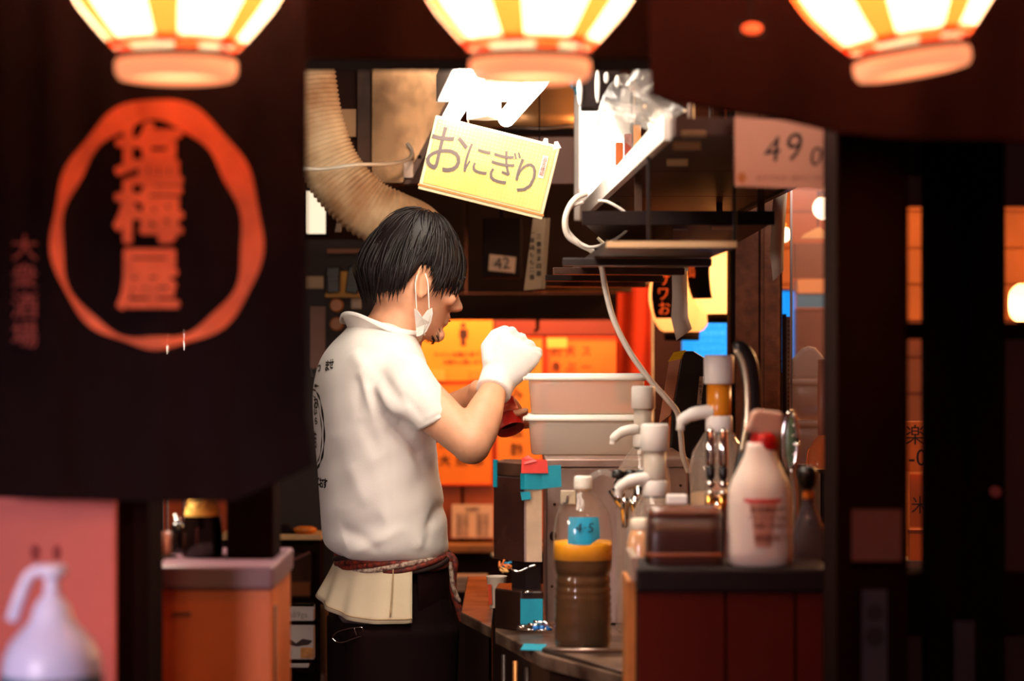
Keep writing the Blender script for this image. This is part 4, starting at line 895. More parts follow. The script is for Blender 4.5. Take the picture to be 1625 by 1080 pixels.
# tools
t = T('metal_tongs', 'jumble of small chrome tools with blue grips on the counter by the tea bottle', 'tools', 852, 998, 3.74)
for i, (x0, y0_, x1, y1_) in enumerate(((822, 996, 842, 994), (838, 990, 872, 996), (846, 985, 880, 990), (850, 999, 884, 995), (862, 984, 884, 999))):
    k = t.k(); k.tube([(x0, y0_, -6*i+8), (x1, y1_, -6*i+14)], [2.4, 2], 8); t.p('tool_rod', k, M_chrome)
for x in (846, 856, 867):
    k = t.k(); k.tube([(x, 995, -8), (x+8, 995, -6)], 4, 10); t.p('blue_grip', k, mat('blue_grip', '#1070c0', .35))
k = t.k(); k.tube([(820, 998, 0), (884, 999, 0)], 2.0, 8); t.p('tool_rod', k, M_chrome)
single('folded_tape', 'scrap of teal tape lying flat on the counter edge before the tools', 'tape', 850, yb(3.6), 3.6, lambda k: k.quad([(826, k.py, -20), (862, k.py, -30), (868, k.py, 40), (832, k.py, 50)], -1), M_teal)

# milky lidded containers
M_milk = clear('milky_container', (.98, .92, .84), .62, (1, .94, .86), .25, 1.4)
def tub(label, y, w, Y, mi):
    t = T('food_container', label, 'container', 930, y, Y, 'stacked milky containers on the steel cabinet')
    k = t.k(); rbox(k, [(w-8, y), (w-5, y-2), (w-1, y-46), (w-1, y-54)], 72, 9, .55); t.p('tub', k, M_milk)
    k = t.k(); rbox(k, [(w+4, y-53), (w+6, y-54), (w+6, y-58), (w+2, y-60), (w, y-63), (w-8, y-63), (w-10, y-60)], 72, 9, .56); t.p('lid', k, mat('white_lid', '#fff6ea', .4, var=.03, sss=.1))
    k = t.k(); k.box(930-w-8, 930-w+4, y-58, y-53, -12, 12); t.p('lid_tab', k, MATS['white_lid'])
    k = t.k(); k.box(930+w-4, 930+w+8, y-58, y-53, -12, 12); t.p('lid_tab', k, MATS['white_lid'])
    return t
Yc = 4.08; yc = CY+(CZ-(CZ-(728-CY)/FP*3.895))*FP/Yc
tub('lower milky white lidded container resting on the steel cabinet', yc-.5, 92, Yc, 0)
tub('upper milky white lidded container on top of the stack', yc-64, 92, Yc, 1)

# tea bottle
Yt = 3.6; yt = yb(Yt)
t = T('tea_bottle', 'big clear plastic bottle half full of olive brown liquid with teal tape label', 'bottle', 925, yt, Yt); s_ = yt-1028
BP = [(30, 0), (40, 1), (45, -8), (46, -20), (46, -60), (45.3, -90), (44, -110), (42.5, -118), (46, -130), (47, -165), (46.5, -185), (44, -205), (38, -222), (27, -238), (18, -246), (14, -250)]
bp = [(r, 1028+s_+y) for r, y in BP]
fine = [(q[0], q[1]) for q in smooth_path([(r, y, 0) for r, y in bp], 6)]
def grooved(r, y):
    z = yt-y
    return r-(1.8*(.5-.5*math.cos((z-22)/12*2*PI)) if 22 < z < 106 else 0)
k = t.k(); k.lathe(925, [(grooved(r, y), y) for r, y in fine], 0, 40, sq=1.15, close=False); t.p('bottle_wall', k, clear('pet_plastic', (.99, .97, .94), .03, (1, .92, .82), .06, 1.45))
M_tea = mat('olive_tea', '#4e2b00', .4, var=.35, scale=7, dark='#301a00', spec=.1)
top = yt-160
k = t.k(); k.lathe(925, [(grooved(r, y)-1.2, y) for r, y in fine if y > top]+[(44, top)], 0, 40, sq=1.15); t.p('liquid', k, M_tea)
k = t.k(); k.lathe(925, [(46.5, top+18), (46.9, top-4), (46.2, top-9), (20, top-9.5)], 0, 40, sq=1.15); t.p('froth_layer', k, mat('yellow_froth', '#f2a000', .4, var=.1), label='bright yellow froth')
k = t.k(); k.lathe(925, [(13, yt-248), (13, yt-254), (16, yt-255), (16, yt-257), (13.5, yt-258)], 0, 24); t.p('neck_ring', k, M_clear)
k = t.k(); k.lathe(925, [(14, yt-252), (14.5, yt-254), (14.5, yt-270), (13, yt-273)], 0, 28); t.p('cap', k, mat('white_cap', '#f4e8dc', .45))
k = t.k(); vs = []; m = 12
for j, y in enumerate((yt-168, yt-178, yt-195, yt-211)):
    rr_ = [47.4, 47.6, 46.6, 43.2][j]
    for i in range(m+1):
        g = -PI/2-.55+1.12*i/m
        if j == 0 and i > 8: g = -PI/2-.55+1.12*8/m
        vs.append(k.c(925+rr_*math.cos(g), y, rr_*math.sin(g)))
k.add(vs, [(j*(m+1)+i, j*(m+1)+i+1, (j+1)*(m+1)+i+1, (j+1)*(m+1)+i) for j in range(3) for i in range(m)], True); t.p('tape_label', k, mat('cyan_label', '#1296bc', .5, var=.05))
for ch, x in (('4', 916), ('·', 926), ('5', 935)): text('numeral', ch, M_ink, t.o, t.a, x, yt-194, -49.5, 21, ext=.3, lean=.15, bold=.0004)

# pump jugs
def jug(label, cx, ycap, Y, liquid, spout_y, sc=1.0, r=47, neckm=None, body=None):
    y0 = yb(Y); t = T('pump_jug', label, 'bottle', cx, y0, Y, 'syrup pump jugs on the counter')
    h = (y0-ycap)
    ys = ycap+100*sc
    k = t.k(); k.lathe(cx, [(r-6, y0), (r, y0-4), (r+1, y0-60), (r-1, ys+90), (r+1, ys+60), (r-5, ys+34), (r-17, ys+14), (20*sc, ys+4), (15*sc, ys)], 0, 34, close=False); t.p('jug_wall', k, clear('jug_plastic', (.97, .93, .88), .2, (1, .9, .8), .08, 1.45))
    if liquid:
        k = t.k(); k.lathe(cx, [(r-7, y0-1), (r-1.5, y0-5), (r-.8, y0-60), (r-2, ys+100), (r-4, ys+99)], 0, 34); t.p('syrup', k, liquid)
    k = t.k(); k.lathe(cx, [(17*sc, ys+2), (18*sc, ys), (18*sc, ys-18*sc), (16*sc, ys-20*sc)], 0, 26); t.p('screw_collar', k, M_white)
    k = t.k(); k.lathe(cx, [(15*sc, ys+5), (15*sc, ys+1)], 0, 20); t.p('dark_ring', k, M_ink)
    k = t.k(); k.lathe(cx, [(15*sc, ys-19*sc), (16*sc, ys-24*sc), (16*sc, ycap+36*sc)], 0, 26); t.p('pump_barrel', k, neckm or mat('milky_barrel', '#ecdcca', .4, trans=.3, sss=.2))
    k = t.k(); k.lathe(cx, [(19*sc, ycap+38*sc), (20*sc, ycap+37*sc), (20*sc, ycap+3*sc), (18*sc, ycap)], 0, 30); t.p('pump_cap', k, M_white)
    if spout_y:
        k = t.k(); k.tube(smooth_path([(cx-8*sc, spout_y-4, -6), (cx-26*sc, spout_y-2, -8), (cx-40*sc, spout_y+3, -8), (cx-50*sc, spout_y+12, -8), (cx-52*sc, spout_y+22*sc, -8)], 4), [9*sc]*8+[8*sc]*5+[5.5*sc]*4, 12); t.p('spout', k, M_white)
    return t
jug('clear pump jug standing directly before the steel cabinet, its cap lowest of the far two', 1021, 612, 3.8, None, 684, .95, 44)
jug('clear pump jug nearest the brown lacquered box, with cream barrel', 1039, 672, 3.45, mat('pale_syrup', '#d8a878', .3, trans=.3), 762, 1.12, 44)
jug('tall pump jug with orange syrup in its barrel and spout to the left', 1141, 563, 3.5, mat('honey_syrup', '#e8c090', .3, trans=.3), 656, 1.2, 47, mat('orange_syrup', '#f09020', .25, var=.1, trans=.2))
# beer faucet
t = T('faucet', 'chrome double nozzle faucet on the steel cabinet beside the tea bottle', 'faucet', 1000, 836, 3.62)
k = t.k(); k.box(980, 1018, 776, 790, -10, 14); t.p('body', k, M_chrome, bevel=.004)
k = t.k(); k.tube([(1012, 786, 8), (1016, 800, 26), (1016, yb(3.62), 26)], 5, 14); t.p('mount_pipe', k, M_chrome)
for x, dx in ((988, 9), (1008, -3)):
    k = t.k(); k.tube([(x-8 if x < 1000 else x+6, 788, -4), (x, 802, -6), (x+dx*.5, 812, -6)], [9, 8, 6], 14); t.p('valve', k, M_chrome)
    k = t.k(); k.lathe(x+dx*.6, [(8, 800), (8, 808), (6, 812), (4, 836), (2.5, 836)], -6, 18); t.p('nozzle', k, M_chrome)
for x in (985, 1001, 1014):
    k = t.k(); k.lathe(x, [(7, 776), (8, 774), (8, 768), (5, 766)], -2, 18); t.p('knob', k, M_blackpl)
k = t.k(); k.tube(smooth_path([(978, 772, -6), (966, 768, -8), (956, 772, -8), (950, 778, -8)], 4), [3.5]*12+[2], 8); t.p('lever', k, M_clear)
t.o.scale = (1.3, 1.3, 1.3)
# tap tower
Yp = 3.32; y0 = yb(Yp)
t = T('tap_tower', 'pair of chrome beer tap levers on a tower behind the lacquered box', 'tap', 1135, y0, Yp)
k = t.k(); k.lathe(1142, [(34, y0), (34, y0-10), (20, y0-16), (19, 830), (21, 800), (12, 792)], 10, 26); t.p('tower', k, M_chrome)
for x in (1127, 1147):
    k = t.k(); k.lathe(x, [(6, 742), (7.5, 736), (8, 715), (6.5, 684), (3, 679)], -6, 18); t.p('tap_lever', k, M_chrome)
    k = t.k(); k.lathe(x, [(4, 762), (7, 756), (7.5, 742), (6, 740)], -6, 16); t.p('lever_socket', k, M_blackpl)
    for y, r in ((768, 8), (782, 7)):
        k = t.k(); k.ball(x, y, -6, r, r*.8, r); t.p('joint_ball', k, M_chrome)
    k = t.k(); k.tube([(x, 786, -6), (x-3, 800, -10), (x-9, 816, -16)], [7, 7, 5.5], 14); t.p('nozzle', k, mat('brass', '#e0a050', .2, metal=1, var=.1))
k = t.k(); k.tube([(1120, 790, 0), (1160, 786, 4)], 8, 14); t.p('cross_pipe', k, M_chrome)
t = T('lever_tap', 'big curved black lever with cream inner face arching beside the orange pump jug', 'tap', 1180, yb(3.4), 3.4)
path = smooth_path([(1162, 558, 0), (1172, 556, 0), (1183, 575, 0), (1189, 610, 0), (1190, 650, 0), (1186, 690, 0), (1178, 730, 0), (1172, 770, 0)], 6)
k = t.k(); k.tube([(x+4, y, d_) for x, y, d_ in path], [4, 6, 8]+[10]*(len(path)-3), 14, 1.5); t.p('lever_body', k, M_blackpl)
k = t.k(); k.tube([(x-5, y+1, -12) for x, y, _ in path[4:-8]], [3]*2+[4.5]*(len(path)-14), 10); t.p('inner_face', k, mat('cream_chrome', '#e0cdb0', .2, metal=.6))
k = t.k(); k.lathe(1172, [(30, yb(3.4)), (30, yb(3.4)-8), (12, yb(3.4)-14), (11, 770), (6, 764)], 0, 20); t.p('column', k, M_blackpl)
k = t.k(); k.ball(1183, 768, -14, 8); k.ball(1183, 748, -14, 7); t.p('joint_ball', k, M_chrome, kind='stuff')
t = T('medallion_tap', 'oval chrome rimmed tap medallion between the spray bottle and the carafe', 'tap', 1256, yb(3.35), 3.35)
k = t.k(); k.tube([(1254+11*math.cos(a), 700+46*math.sin(a), 0) for a in [2*PI*i/28 for i in range(29)]], 4, 10); t.p('rim', k, M_chrome)
k = t.k(); k.ball(1254, 700, 0, 9, 43, 3); t.p('medallion', k, mat('green_medallion', '#5a6a50', .25, var=.5, scale=30, coat=.5))
k = t.k(); k.tube(smooth_path([(1256, 744, 0), (1261, 775, 0), (1262, 810, 0), (1260, 845, 0), (1259, 900, 0), (1259, yb(3.35)-2, 0)], 5), [4.5]*26, 10); t.p('stem', k, M_chrome)
k = t.k(); k.lathe(1259, [(18, yb(3.35)), (17, yb(3.35)-6), (5, yb(3.35)-10)], 0, 20); t.p('foot', k, M_chrome)
for i in range(6):
    k = t.k(); k.ball(1259, 660+i*15, -5, 2.6); t.p('bead', k, M_chrome)
# terminal
Y = 4.35; y0 = yb(Y)
t = T('order_terminal', 'tilted black order terminal with yellow top edge and brown front behind the jugs', 'terminal', 1092, y0, Y)
k = t.k(); k.prism([(1062, 726), (1066, 650), (1079, 568), (1088, 557), (1101, 557), (1124, 571), (1126, 726)], 0, 60); t.p('housing', k, M_blackpl, bevel=.004)
k = t.k(); k.quad([(1046, 672, 8), (1064, 658, -2), (1080, 568, -2), (1062, 573, 8)], 4); t.p('front_face', k, mat('brown_face', '#c07a5a', .4, var=.2))
k = t.k(); k.quad([(1061, 573, 8), (1080, 568, -3), (1088, 555, 4), (1070, 559, 14)], 3); t.p('top_edge', k, mat('yellow_edge', '#ffc020', .5))
k = t.k(); k.quad([(1106, 641, -1), (1113, 641, -1), (1117, 597, -1), (1110, 597, -1)], 1); t.p('sticker', k, M_paper)
text('lettering', '品番 0427 A', M_ink, t.o, t.a, 1111.5, 619, -1.8, 6, rot=-PI/2*.94, ext=.2)
k = t.k(); k.box(1060, 1130, 726, y0, -4, 66); t.p('stand', k, M_blackpl, bevel=.003)
single('square_tub', 'small white square tub beside the front pump jug', 'tub', 1074, 800, 3.3, lambda k: k.box(1058, 1091, 784, 800, -10, 14), M_white, bevel=.003)
single('drain_pipe', 'grey upright pipe at the corner of the work counter', 'pipe', 998, yb(3.5), 3.5, lambda k: k.tube([(997, 955, 0), (997, yb(3.5), 0)], 5.5, 14), M_steel)
t = T('storage_jar', 'tan glass jar behind the left end of the right counter', 'jar', 1012, yb(3.3), 3.3); y0 = yb(3.3)
k = t.k(); k.lathe(1018, [(22, y0), (24, y0-3), (24, 870), (21, 850), (15, 838)], 0, 26); t.p('jar_body', k, mat('tan_jar', '#c89468', .25, var=.2, coat=.4))
k = t.k(); k.lathe(1018, [(16, 840), (17, 838), (17, 824), (14, 822)], 0, 22); t.p('lid', k, M_cream)
# ------------------------------------------------------------ left interior
t = T('paper_window_lamp', 'square cream paper lamp glowing left of the exhaust hose', 'lamp', 501, 372, 5.2)
k = t.k(); k.box(484, 518, 292, 370, 0, 30); t.p('paper_shade', k, emis('cream_lamp_glow', (1, .82, .58), .95), bevel=.002)
for x in (481, 517): 
    k = t.k(); k.box(x, x+3, 289, 373, -2, 32); t.p('frame_bar', k, M_wood_dark)
for y in (288, 371): 
    k = t.k(); k.box(481, 520, y, y+3, -2, 32); t.p('frame_bar', k, M_wood_dark)
k = t.k(); k.tube([(501, 288, 14), (501, -250, 14)], 1.6, 6); t.p('cord', k, M_black)
# control board with remotes
Yk = 5.4
t = T('control_board', 'dark wall board with switch plate and round knobs left of the man\'s neck', 'board', 530, 1387, Yk)
k = t.k(); k.box(440, 592, 380, 1487, 6, 18); t.p('board_panel', k, mat('sooty_board', '#2c1510', .6, var=.4, scale=6))
k = t.k(); k.box(483, 513, 438, 458, 0, 6); t.p('switch_plate', k, mat('tan_switch', '#c0a080', .5), bevel=.002)
for y in (484, 514):
    k = t.k(); k.lathe(534, [(1, y), (1, y)], 0, 8) if 0 else k.disc(534, y, 11, -4, 6, 24); t.p('round_knob', k, mat('amber_knob', '#c87a34', .4), bevel=.003)
k = t.k(); k.box(557, 573, 473, 490, 0, 6); t.p('white_button', k, mat('tan_button', '#d0c0ac', .5), bevel=.002)
k = t.k(); k.box(492, 516, 486, 585, 0, 6); t.p('pink_strip', k, mat('pinkish_strip', '#9a6a5c', .5, var=.2))
k = t.k(); k.box(520, 574, 395, 402, -10, 6); t.p('small_ledge', k, mat('amber_wood', '#8a4a1c', .5))
t = T('remote_holder', 'yellow holder tray on the dark wall board', 'holder', 548, 470, Yk)
k = t.k(); k.quad([(518, 471, -3), (577, 472, -3), (576, 430, 4), (520, 430, 4)], 4); t.p('tray', k, mat('yellow_holder', '#d89a34', .5), bevel=.002)
k = t.k(); k.box(517, 578, 466, 472, -14, -2); t.p('front_lip', k, mat('yellow_holder', '#d89a34'), bevel=.001)
def remote(label, pts):
    cx_ = sum(p[0] for p in pts)/4; t = T('remote_control', label, 'remote', cx_, 466, Yk-.01, 'remote controls in the yellow holder')
    k = t.k(); k.prism(pts, -12, -4); t.p('housing', k, M_blackpl, bevel=.003)
    for r in range(4):
        for c in range(3):
            f = .25+r*.17; x = pts[3][0]*(1-f)+pts[0][0]*f+5+c*6; y = pts[3][1]*(1-f)+pts[0][1]*f
            k = t.k(); k.box(x-1.6, x+1.6, y-1.4, y+1.4, -13, -12); t.p('key', k, mat('dim_key', '#5a3c34', .5))
remote('black remote control, left one in the yellow holder', [(520, 466), (540, 464), (541, 424), (518, 425)])
remote('black remote control tilted right in the yellow holder', [(548, 464), (568, 467), (576, 426), (554, 421)])
t = T('pale_pouch', 'pale cream pouch hanging beneath the hose by the wall board', 'pouch', 536, 368, 5.0)
k = t.k(); k.prism([(531, 368), (541, 368), (545, 340), (536, 346)], 0, 6); t.p('pouch_body', k, M_cream, bevel=.001)
k = t.k(); k.tube([(540, 342, 3), (541, -200, 3)], .8, 6); t.p('string', k, M_steel_d)
# shelf unit seen under the curtain
Ys = 5.2
def yz(z, Y=Ys): return CY+(CZ-z)*FP/Y
t = T('shelf_unit', 'dark shelf unit with bright wooden top seen below the curtain', 'shelf', 440, yz(0), Ys)
k = t.k(); k.box(350, 512, 846, 855, -20, 60); t.p('shelf_board', k, mat('light_wood_edge', '#e0b07a', .5, var=.2, scale=20), bevel=.002)
k = t.k(); k.box(350, 512, 948, 956, -14, 60); t.p('shelf_board', k, M_wood_dark, bevel=.002)
k = t.k(); k.box(350, 512, 1060, 1068, -14, 60); t.p('shelf_board', k, M_wood_dark, bevel=.002)
for x in (350, 502):
    k = t.k(); k.box(x, x+7, 855, yz(0), -16, 60); t.p('side_panel', k, M_wood_dark)
k = t.k(); k.box(357, 502, 855, yz(0), 50, 58); t.p('back_panel', k, M_wall)
t = T('jar', 'small orange lidded dish on the bright shelf edge', 'dish', 484, 845, Ys)
k = t.k(); k.lathe(484, [(14, 845.5), (18, 842), (19, 838), (12, 835)], 0, 22); t.p('bowl', k, mat('orange_dish', '#e07a24', .4))
t = T('spatula_block', 'flat black iron press on the bright shelf edge', 'press', 455, 845, Ys)
k = t.k(); k.prism([(441, 845.8), (473, 845.8), (462, 838), (458, 832), (441, 832)], -8, 20); t.p('iron_body', k, M_black, bevel=.002)
t = T('glass_box', 'brownish glass box with a tan parcel inside on the dark shelf', 'box', 468, 947, Ys)
k = t.k(); k.box(444, 495, 876, 947.5, -10, 40); t.p('glass_case', k, clear('brown_case', (.75, .5, .38), .15, (.4, .2, .12)), bevel=.002)
k = t.k(); k.box(462, 492, 924, 946, 0, 30); t.p('parcel', k, mat('tan_parcel', '#b08a5a', .6), bevel=.003)
k = t.k(); k.quad([(446, 882, -12), (470, 888, -12), (494, 876, -12), (492, 872, -12), (470, 883, -12), (446, 878, -12)], 1); t.p('ribbon', k, mat('dull_red_strip', '#6a2a1c', .5))
for nm, lb, y0_, y1_, ch in (('drawer_box', 'slim grey white box, topmost of the stack left of the man\'s trousers', 962, 985, 1), ('drawer_box', 'taller grey white box with torn dark label and orange corner', 991, 1046, 2), ('drawer_box', 'thin grey white tray lowest in the stack left of the trousers', 1052, 1059, 0)):
    Y_ = 4.8; t = T(nm, lb, 'box', 469, y1_, Y_); k = t.k(); k.box(440, 498 if ch else 490, y0_, y1_, 0, 40); t.p('box_body', k, mat('grey_white_plastic', '#cbbcb0', .45, var=.12, scale=10), bevel=.0015)
    k = t.k(); k.box(439, 499 if ch else 491, y0_, y0_+3, -1.5, 41); t.p('rim', k, mat('grey_white_plastic', '#ccc'))
    if ch == 1: text('lettering', '6a89ga', mat('grey_ink', '#9a8c84', .6), t.o, t.a, 470, 975, -1.2, 13, ext=.2)
    if ch == 2:
        k = t.k(); k.prism([(441, 1019), (450, 1013), (462, 1015), (470, 1020), (480, 1013), (496, 1016), (490, 1022), (472, 1025), (455, 1022)], -1, 0); t.p('torn_label', k, mat('dark_torn_label', '#3a2420', .7))
        k = t.k(); k.box(477, 497, 1027, 1044, -1, 0); t.p('orange_corner', k, mat('orange_patch', '#d89048', .6, var=.3, scale=60))
t = T('box_stand', 'dark stand under the stack of grey white boxes', 'stand', 469, 1500, 4.8); ye = CY+CZ*FP/4.8
k = t.k(); k.box(436, 504, 1059.5, 1066, -2, 44); t.p('stand_top', k, M_wood_dark)
for x in (433, 500):
    for d in (0, 38):
        k = t.k(); k.box(x, x+5, 950, ye, d-2, d+4); t.p('stand_leg', k, M_wood_dark)
for y in (986, 1047):
    k = t.k(); k.box(436, 504, y, y+4, -2, 44); t.p('stand_shelf', k, M_wood_dark)
t = T('tan_canister', 'tan canister beside the topmost grey white box', 'canister', 508, 985, 4.9)
k = t.k(); k.lathe(511, [(8, 1300), (9, 1298), (9, 970), (7, 962)], 20, 18); t.p('canister_body', k, mat('brown_canister', '#7a5a3c', .5)); 
# back shelf between the man and the dispenser
t = T('low_shelf', 'low dark back shelf with pale stacked sheets right of the sash', 'shelf', 745, 1400, 6.0)
yg = CY+CZ*FP/6.0
k = t.k(); k.box(690, 800, 936, 944, -40, 60); t.p('shelf_board', k, M_wood_dark)
k = t.k(); k.box(690, 800, 944, yg, -30, 60); t.p('cabinet_body', k, M_black)
t = T('sheet_stack', 'stack of pale sheets on the low back shelf', 'stack', 748, 936, 6.0)
for i in range(3):
    k = t.k(); k.box(718+i*2, 778-i*2, 929-i*8, 935.5-i*8, -20+i*3, 30); t.p('sheet_bundle', k, mat('grey_tan_sheets', '#a08878', .6))
t = T('hook_tag', 'pale round knob on the dark panel by the sash', 'knob', 783, 884, 5.9)
k = t.k(); k.ball(783, 880, 0, 4); t.p('knob_ball', k, M_cream); k = t.k(); k.tube([(783, 880, 0), (783, 880, 400)], 1.5, 6); t.p('stem', k, M_steel_d)
# chrome frame and yellow bottle glimpsed through the slit in the curtain emblem
t = T('metal_stand', 'chrome bent rod frame glimpsed through the lower edge of the curtain emblem', 'stand', 278, 564, 3.6)
k = t.k(); k.tube(smooth_path([(265, 1000, 0), (266, 540, 0), (270, 510, 0), (290, 516, 0), (292, 540, 0), (291, 1000, 0)], 5), 2.6, 8); t.p('rod_frame', k, M_chrome)
k = t.k(); zz = CY+CZ*FP/3.6; k.box(225, 300, 1000, 1008, -20, 120); t.p('foot_plate', k, M_steel_d); k = t.k(); k.tube([(277, 1004, 0), (277, zz, 0)], 5, 10); t.p('leg', k, M_steel_d)
t = T('sake_bottle', 'yellow labelled bottle neck glimpsed through the curtain emblem slit', 'bottle', 246, 1000, 3.69)
k = t.k(); k.lathe(246, [(13, 1000), (14, 995), (14, 640), (13, 590), (10, 560), (7, 530), (5, 515)], 0, 22); t.p('glass_body', k, M_darkglass)
k = t.k(); k.lathe(246, [(12.5, 575), (11, 560), (8, 535), (6, 518)], 0, 22, close=False); t.p('neck_label', k, MATS['yellow_label'])
# ------------------------------------------------------------ the cook
YM = 4.3; SM = YM/FP
def W(x, y, d=0): return P(x, y, YM+d*SM)
class G:
    """world space mesh gatherer (metres)"""
    def __init__(s): s.v = []; s.f = []; s.sm = []
    def add(s, v, f, sm=True):
        o = len(s.v); s.v += [tuple(q) for q in v]; s.f += [tuple(i+o for i in q) for q in f]; s.sm += [sm]*len(f); return s
    def rings(s, R, cap=True):
        n = len(R[0]); v = [p for r in R for p in r]
        f = [(i*n+k, i*n+(k+1) % n, (i+1)*n+(k+1) % n, (i+1)*n+k) for i in range(len(R)-1) for k in range(n)]
        if cap: f += [tuple(range(n-1, -1, -1)), tuple(range((len(R)-1)*n, len(R)*n))]
        return s.add(v, f)
    def tube(s, pts, rad, seg=16, flat=1):
        return s.add(*tube_geo([Vector(p) for p in pts], list(rad) if isinstance(rad, (list, tuple)) else [rad]*len(pts), seg, flat))
    def ball(s, c, r, M=None, seg=20):
        v = []; m = seg//2; r = Vector(r) if not isinstance(r, (int, float)) else Vector((r, r, r))
        for i in range(m+1):
            t = PI*i/m
            for k in range(seg):
                a = 2*PI*k/seg; q = Vector((r.x*math.sin(t)*math.cos(a), r.y*math.sin(t)*math.sin(a), r.z*math.cos(t)))
                v.append(Vector(c)+(M @ q if M else q))
        return s.add(v, [(i*seg+k, (i+1)*seg+k, (i+1)*seg+(k+1) % seg, i*seg+(k+1) % seg) for i in range(m) for k in range(seg)])
def sp(keys, n=6): return smooth_path(keys, n)
TH = math.radians(17)
FW = Vector((math.cos(TH), math.sin(TH), 0)); RT = Vector((math.sin(TH), -math.cos(TH), 0))   # forward, and his right (towards the camera)
def trunk(keys, n=5, seg=44, sq=1.12):
    """keys: (y, cx, half front-back, half lateral) in px units"""
    R = []
    for y, cx, a, b in sp(keys, n):
        c = W(cx, y, 0); r = []
        for k in range(seg):
            t = 2*PI*k/seg; ca, sa = math.cos(t), math.sin(t); q = (abs(ca)**(2*sq)+abs(sa)**(2*sq))**(-1/(2*sq))
            r.append(c+FW*(ca*q*a*SM)+RT*(sa*q*b*SM))
        R.append(r)
    return R
def voxel(name, g, m, parent, vox, smooth_it=4, fac=.5, root=None):
    o = mesh(name, g, m); md = o.modifiers.new('r', 'REMESH'); md.mode = 'VOXEL'; md.voxel_size = vox; md.use_smooth_shade = True
    ms = o.modifiers.new('s', 'SMOOTH'); ms.factor = fac; ms.iterations = smooth_it
    bake(o)
    if parent is not None:
        o.data.transform(Matrix.Translation(-parent.location)); o.parent = parent
    return o
man = thing('person', 'cook in cream polo shirt, striped sash and black trousers, head bowed over gloved hands', 'person', 600, 1729, YM)
man.location = (W(600, 540).x, YM, 0)
ML = man.location
def wmesh(name, g, m, parent=None, **kw):
    o = mesh(name, g, m, **kw); o.data.transform(Matrix.Translation(-ML)); o.parent = parent or man; return o
# --- head frame
TY = math.radians(25); PT = math.radians(17)
HF = (Vector((math.cos(TY), math.sin(TY), 0))*math.cos(PT)+Vector((0, 0, -1))*math.sin(PT)).normalized()
HR = Vector((math.sin(TY), -math.cos(TY), 0)); HU = HR.cross(HF).normalized()
if HU.z < 0: HU = -HU
HC = W(647, 451, 0)
def H(x, y, z): return HC+HF*(x*.01)+HR*(y*.01)+HU*(z*.01)   # centimetres: forward, his right, up
HM = Matrix((HF, HR, HU)).transposed()
def headrings(rows, seg=40, grow=0):
    R = []
    for z, xf, xb, w in rows:
        r = []
        for k in range(seg):
            t = 2*PI*k/seg; c, s_ = math.cos(t), math.sin(t)
            x = (xf+grow)*abs(c)**.92 if c > 0 else (xb-grow)*abs(c)**.95
            yy = (w+grow)*math.copysign(abs(s_)**.95, s_)*(1-.12*max(0, c))
            r.append(H(x, yy, z))
        R.append(r)
    return R
HROWS = [(12.2, 1.6, -3.6, 2.8), (11.2, 4.6, -6.2, 4.9), (9.4, 6.9, -8.0, 6.4), (7, 8.4, -9.0, 7.2), (4.4, 9.1, -9.3, 7.5), (3, 9.25, -9.1, 7.45), (1.8, 8.85, -8.8, 7.3), (.2, 8.9, -8.2, 7.1), (-1.6, 9.0, -7.3, 6.8), (-3.2, 9.1, -6.2, 6.3), (-4.6, 9.0, -4.6, 5.8), (-6, 8.8, -2.6, 5.1), (-7.4, 8.9, -.2, 4.1), (-8.4, 8.3, 2.2, 3.0), (-8.9, 7.2, 4.0, 1.8)]
def head_geo(g):
    g.rings(headrings(HROWS))
    # nose, lips, chin, brow
    g.rings([[H(x+a*math.cos(t), b*math.sin(t), z) for t in [2*PI*k/12 for k in range(12)]] for z, x, a, b in ((3.4, 8.5, .8, .8), (1.8, 8.9, 1.3, .85), (.4, 9.4, 1.9, 1.0), (-.8, 9.8, 2.5, 1.3), (-1.7, 9.7, 2.4, 1.9), (-2.3, 9.4, 1.2, 1.4))])
    g.ball(H(9.35, 0, -3.6), (0.0075, 0.0200, 0.0055), HM, 14); g.ball(H(9.2, 0, -4.9), (0.0080, 0.0190, 0.0055), HM, 14)
    g.ball(H(8.5, 0, -7.4), (0.0150, 0.0240, 0.0150), HM, 14)
    for s_ in (1, -1):
        g.ball(H(8.5, 3.2*s_, 3.1), (0.0080, 0.0220, 0.0060), HM, 12)
        g.ball(H(7.1, 4.8*s_, -.8), (0.0140, 0.0140, 0.0120), HM, 12)
        # ear: rim, lobe and bowl
        pts = [H(-.2+1.5*math.cos(a)-.5*math.sin(a)*.4, (7.35+.75*max(0, -math.cos(a)))*s_, .4+2.9*math.sin(a)) for a in [2*PI*k/18*.86+1.15 for k in range(19)]]
        g.tube(pts, [.0042]*19, 8)
        g.ball(H(-.1, 7.35*s_, .3), (0.0120, 0.0035, 0.0230), HM, 12); g.ball(H(.2, 7.4*s_, -2.3), (0.0075, 0.0045, 0.0080), HM, 10)
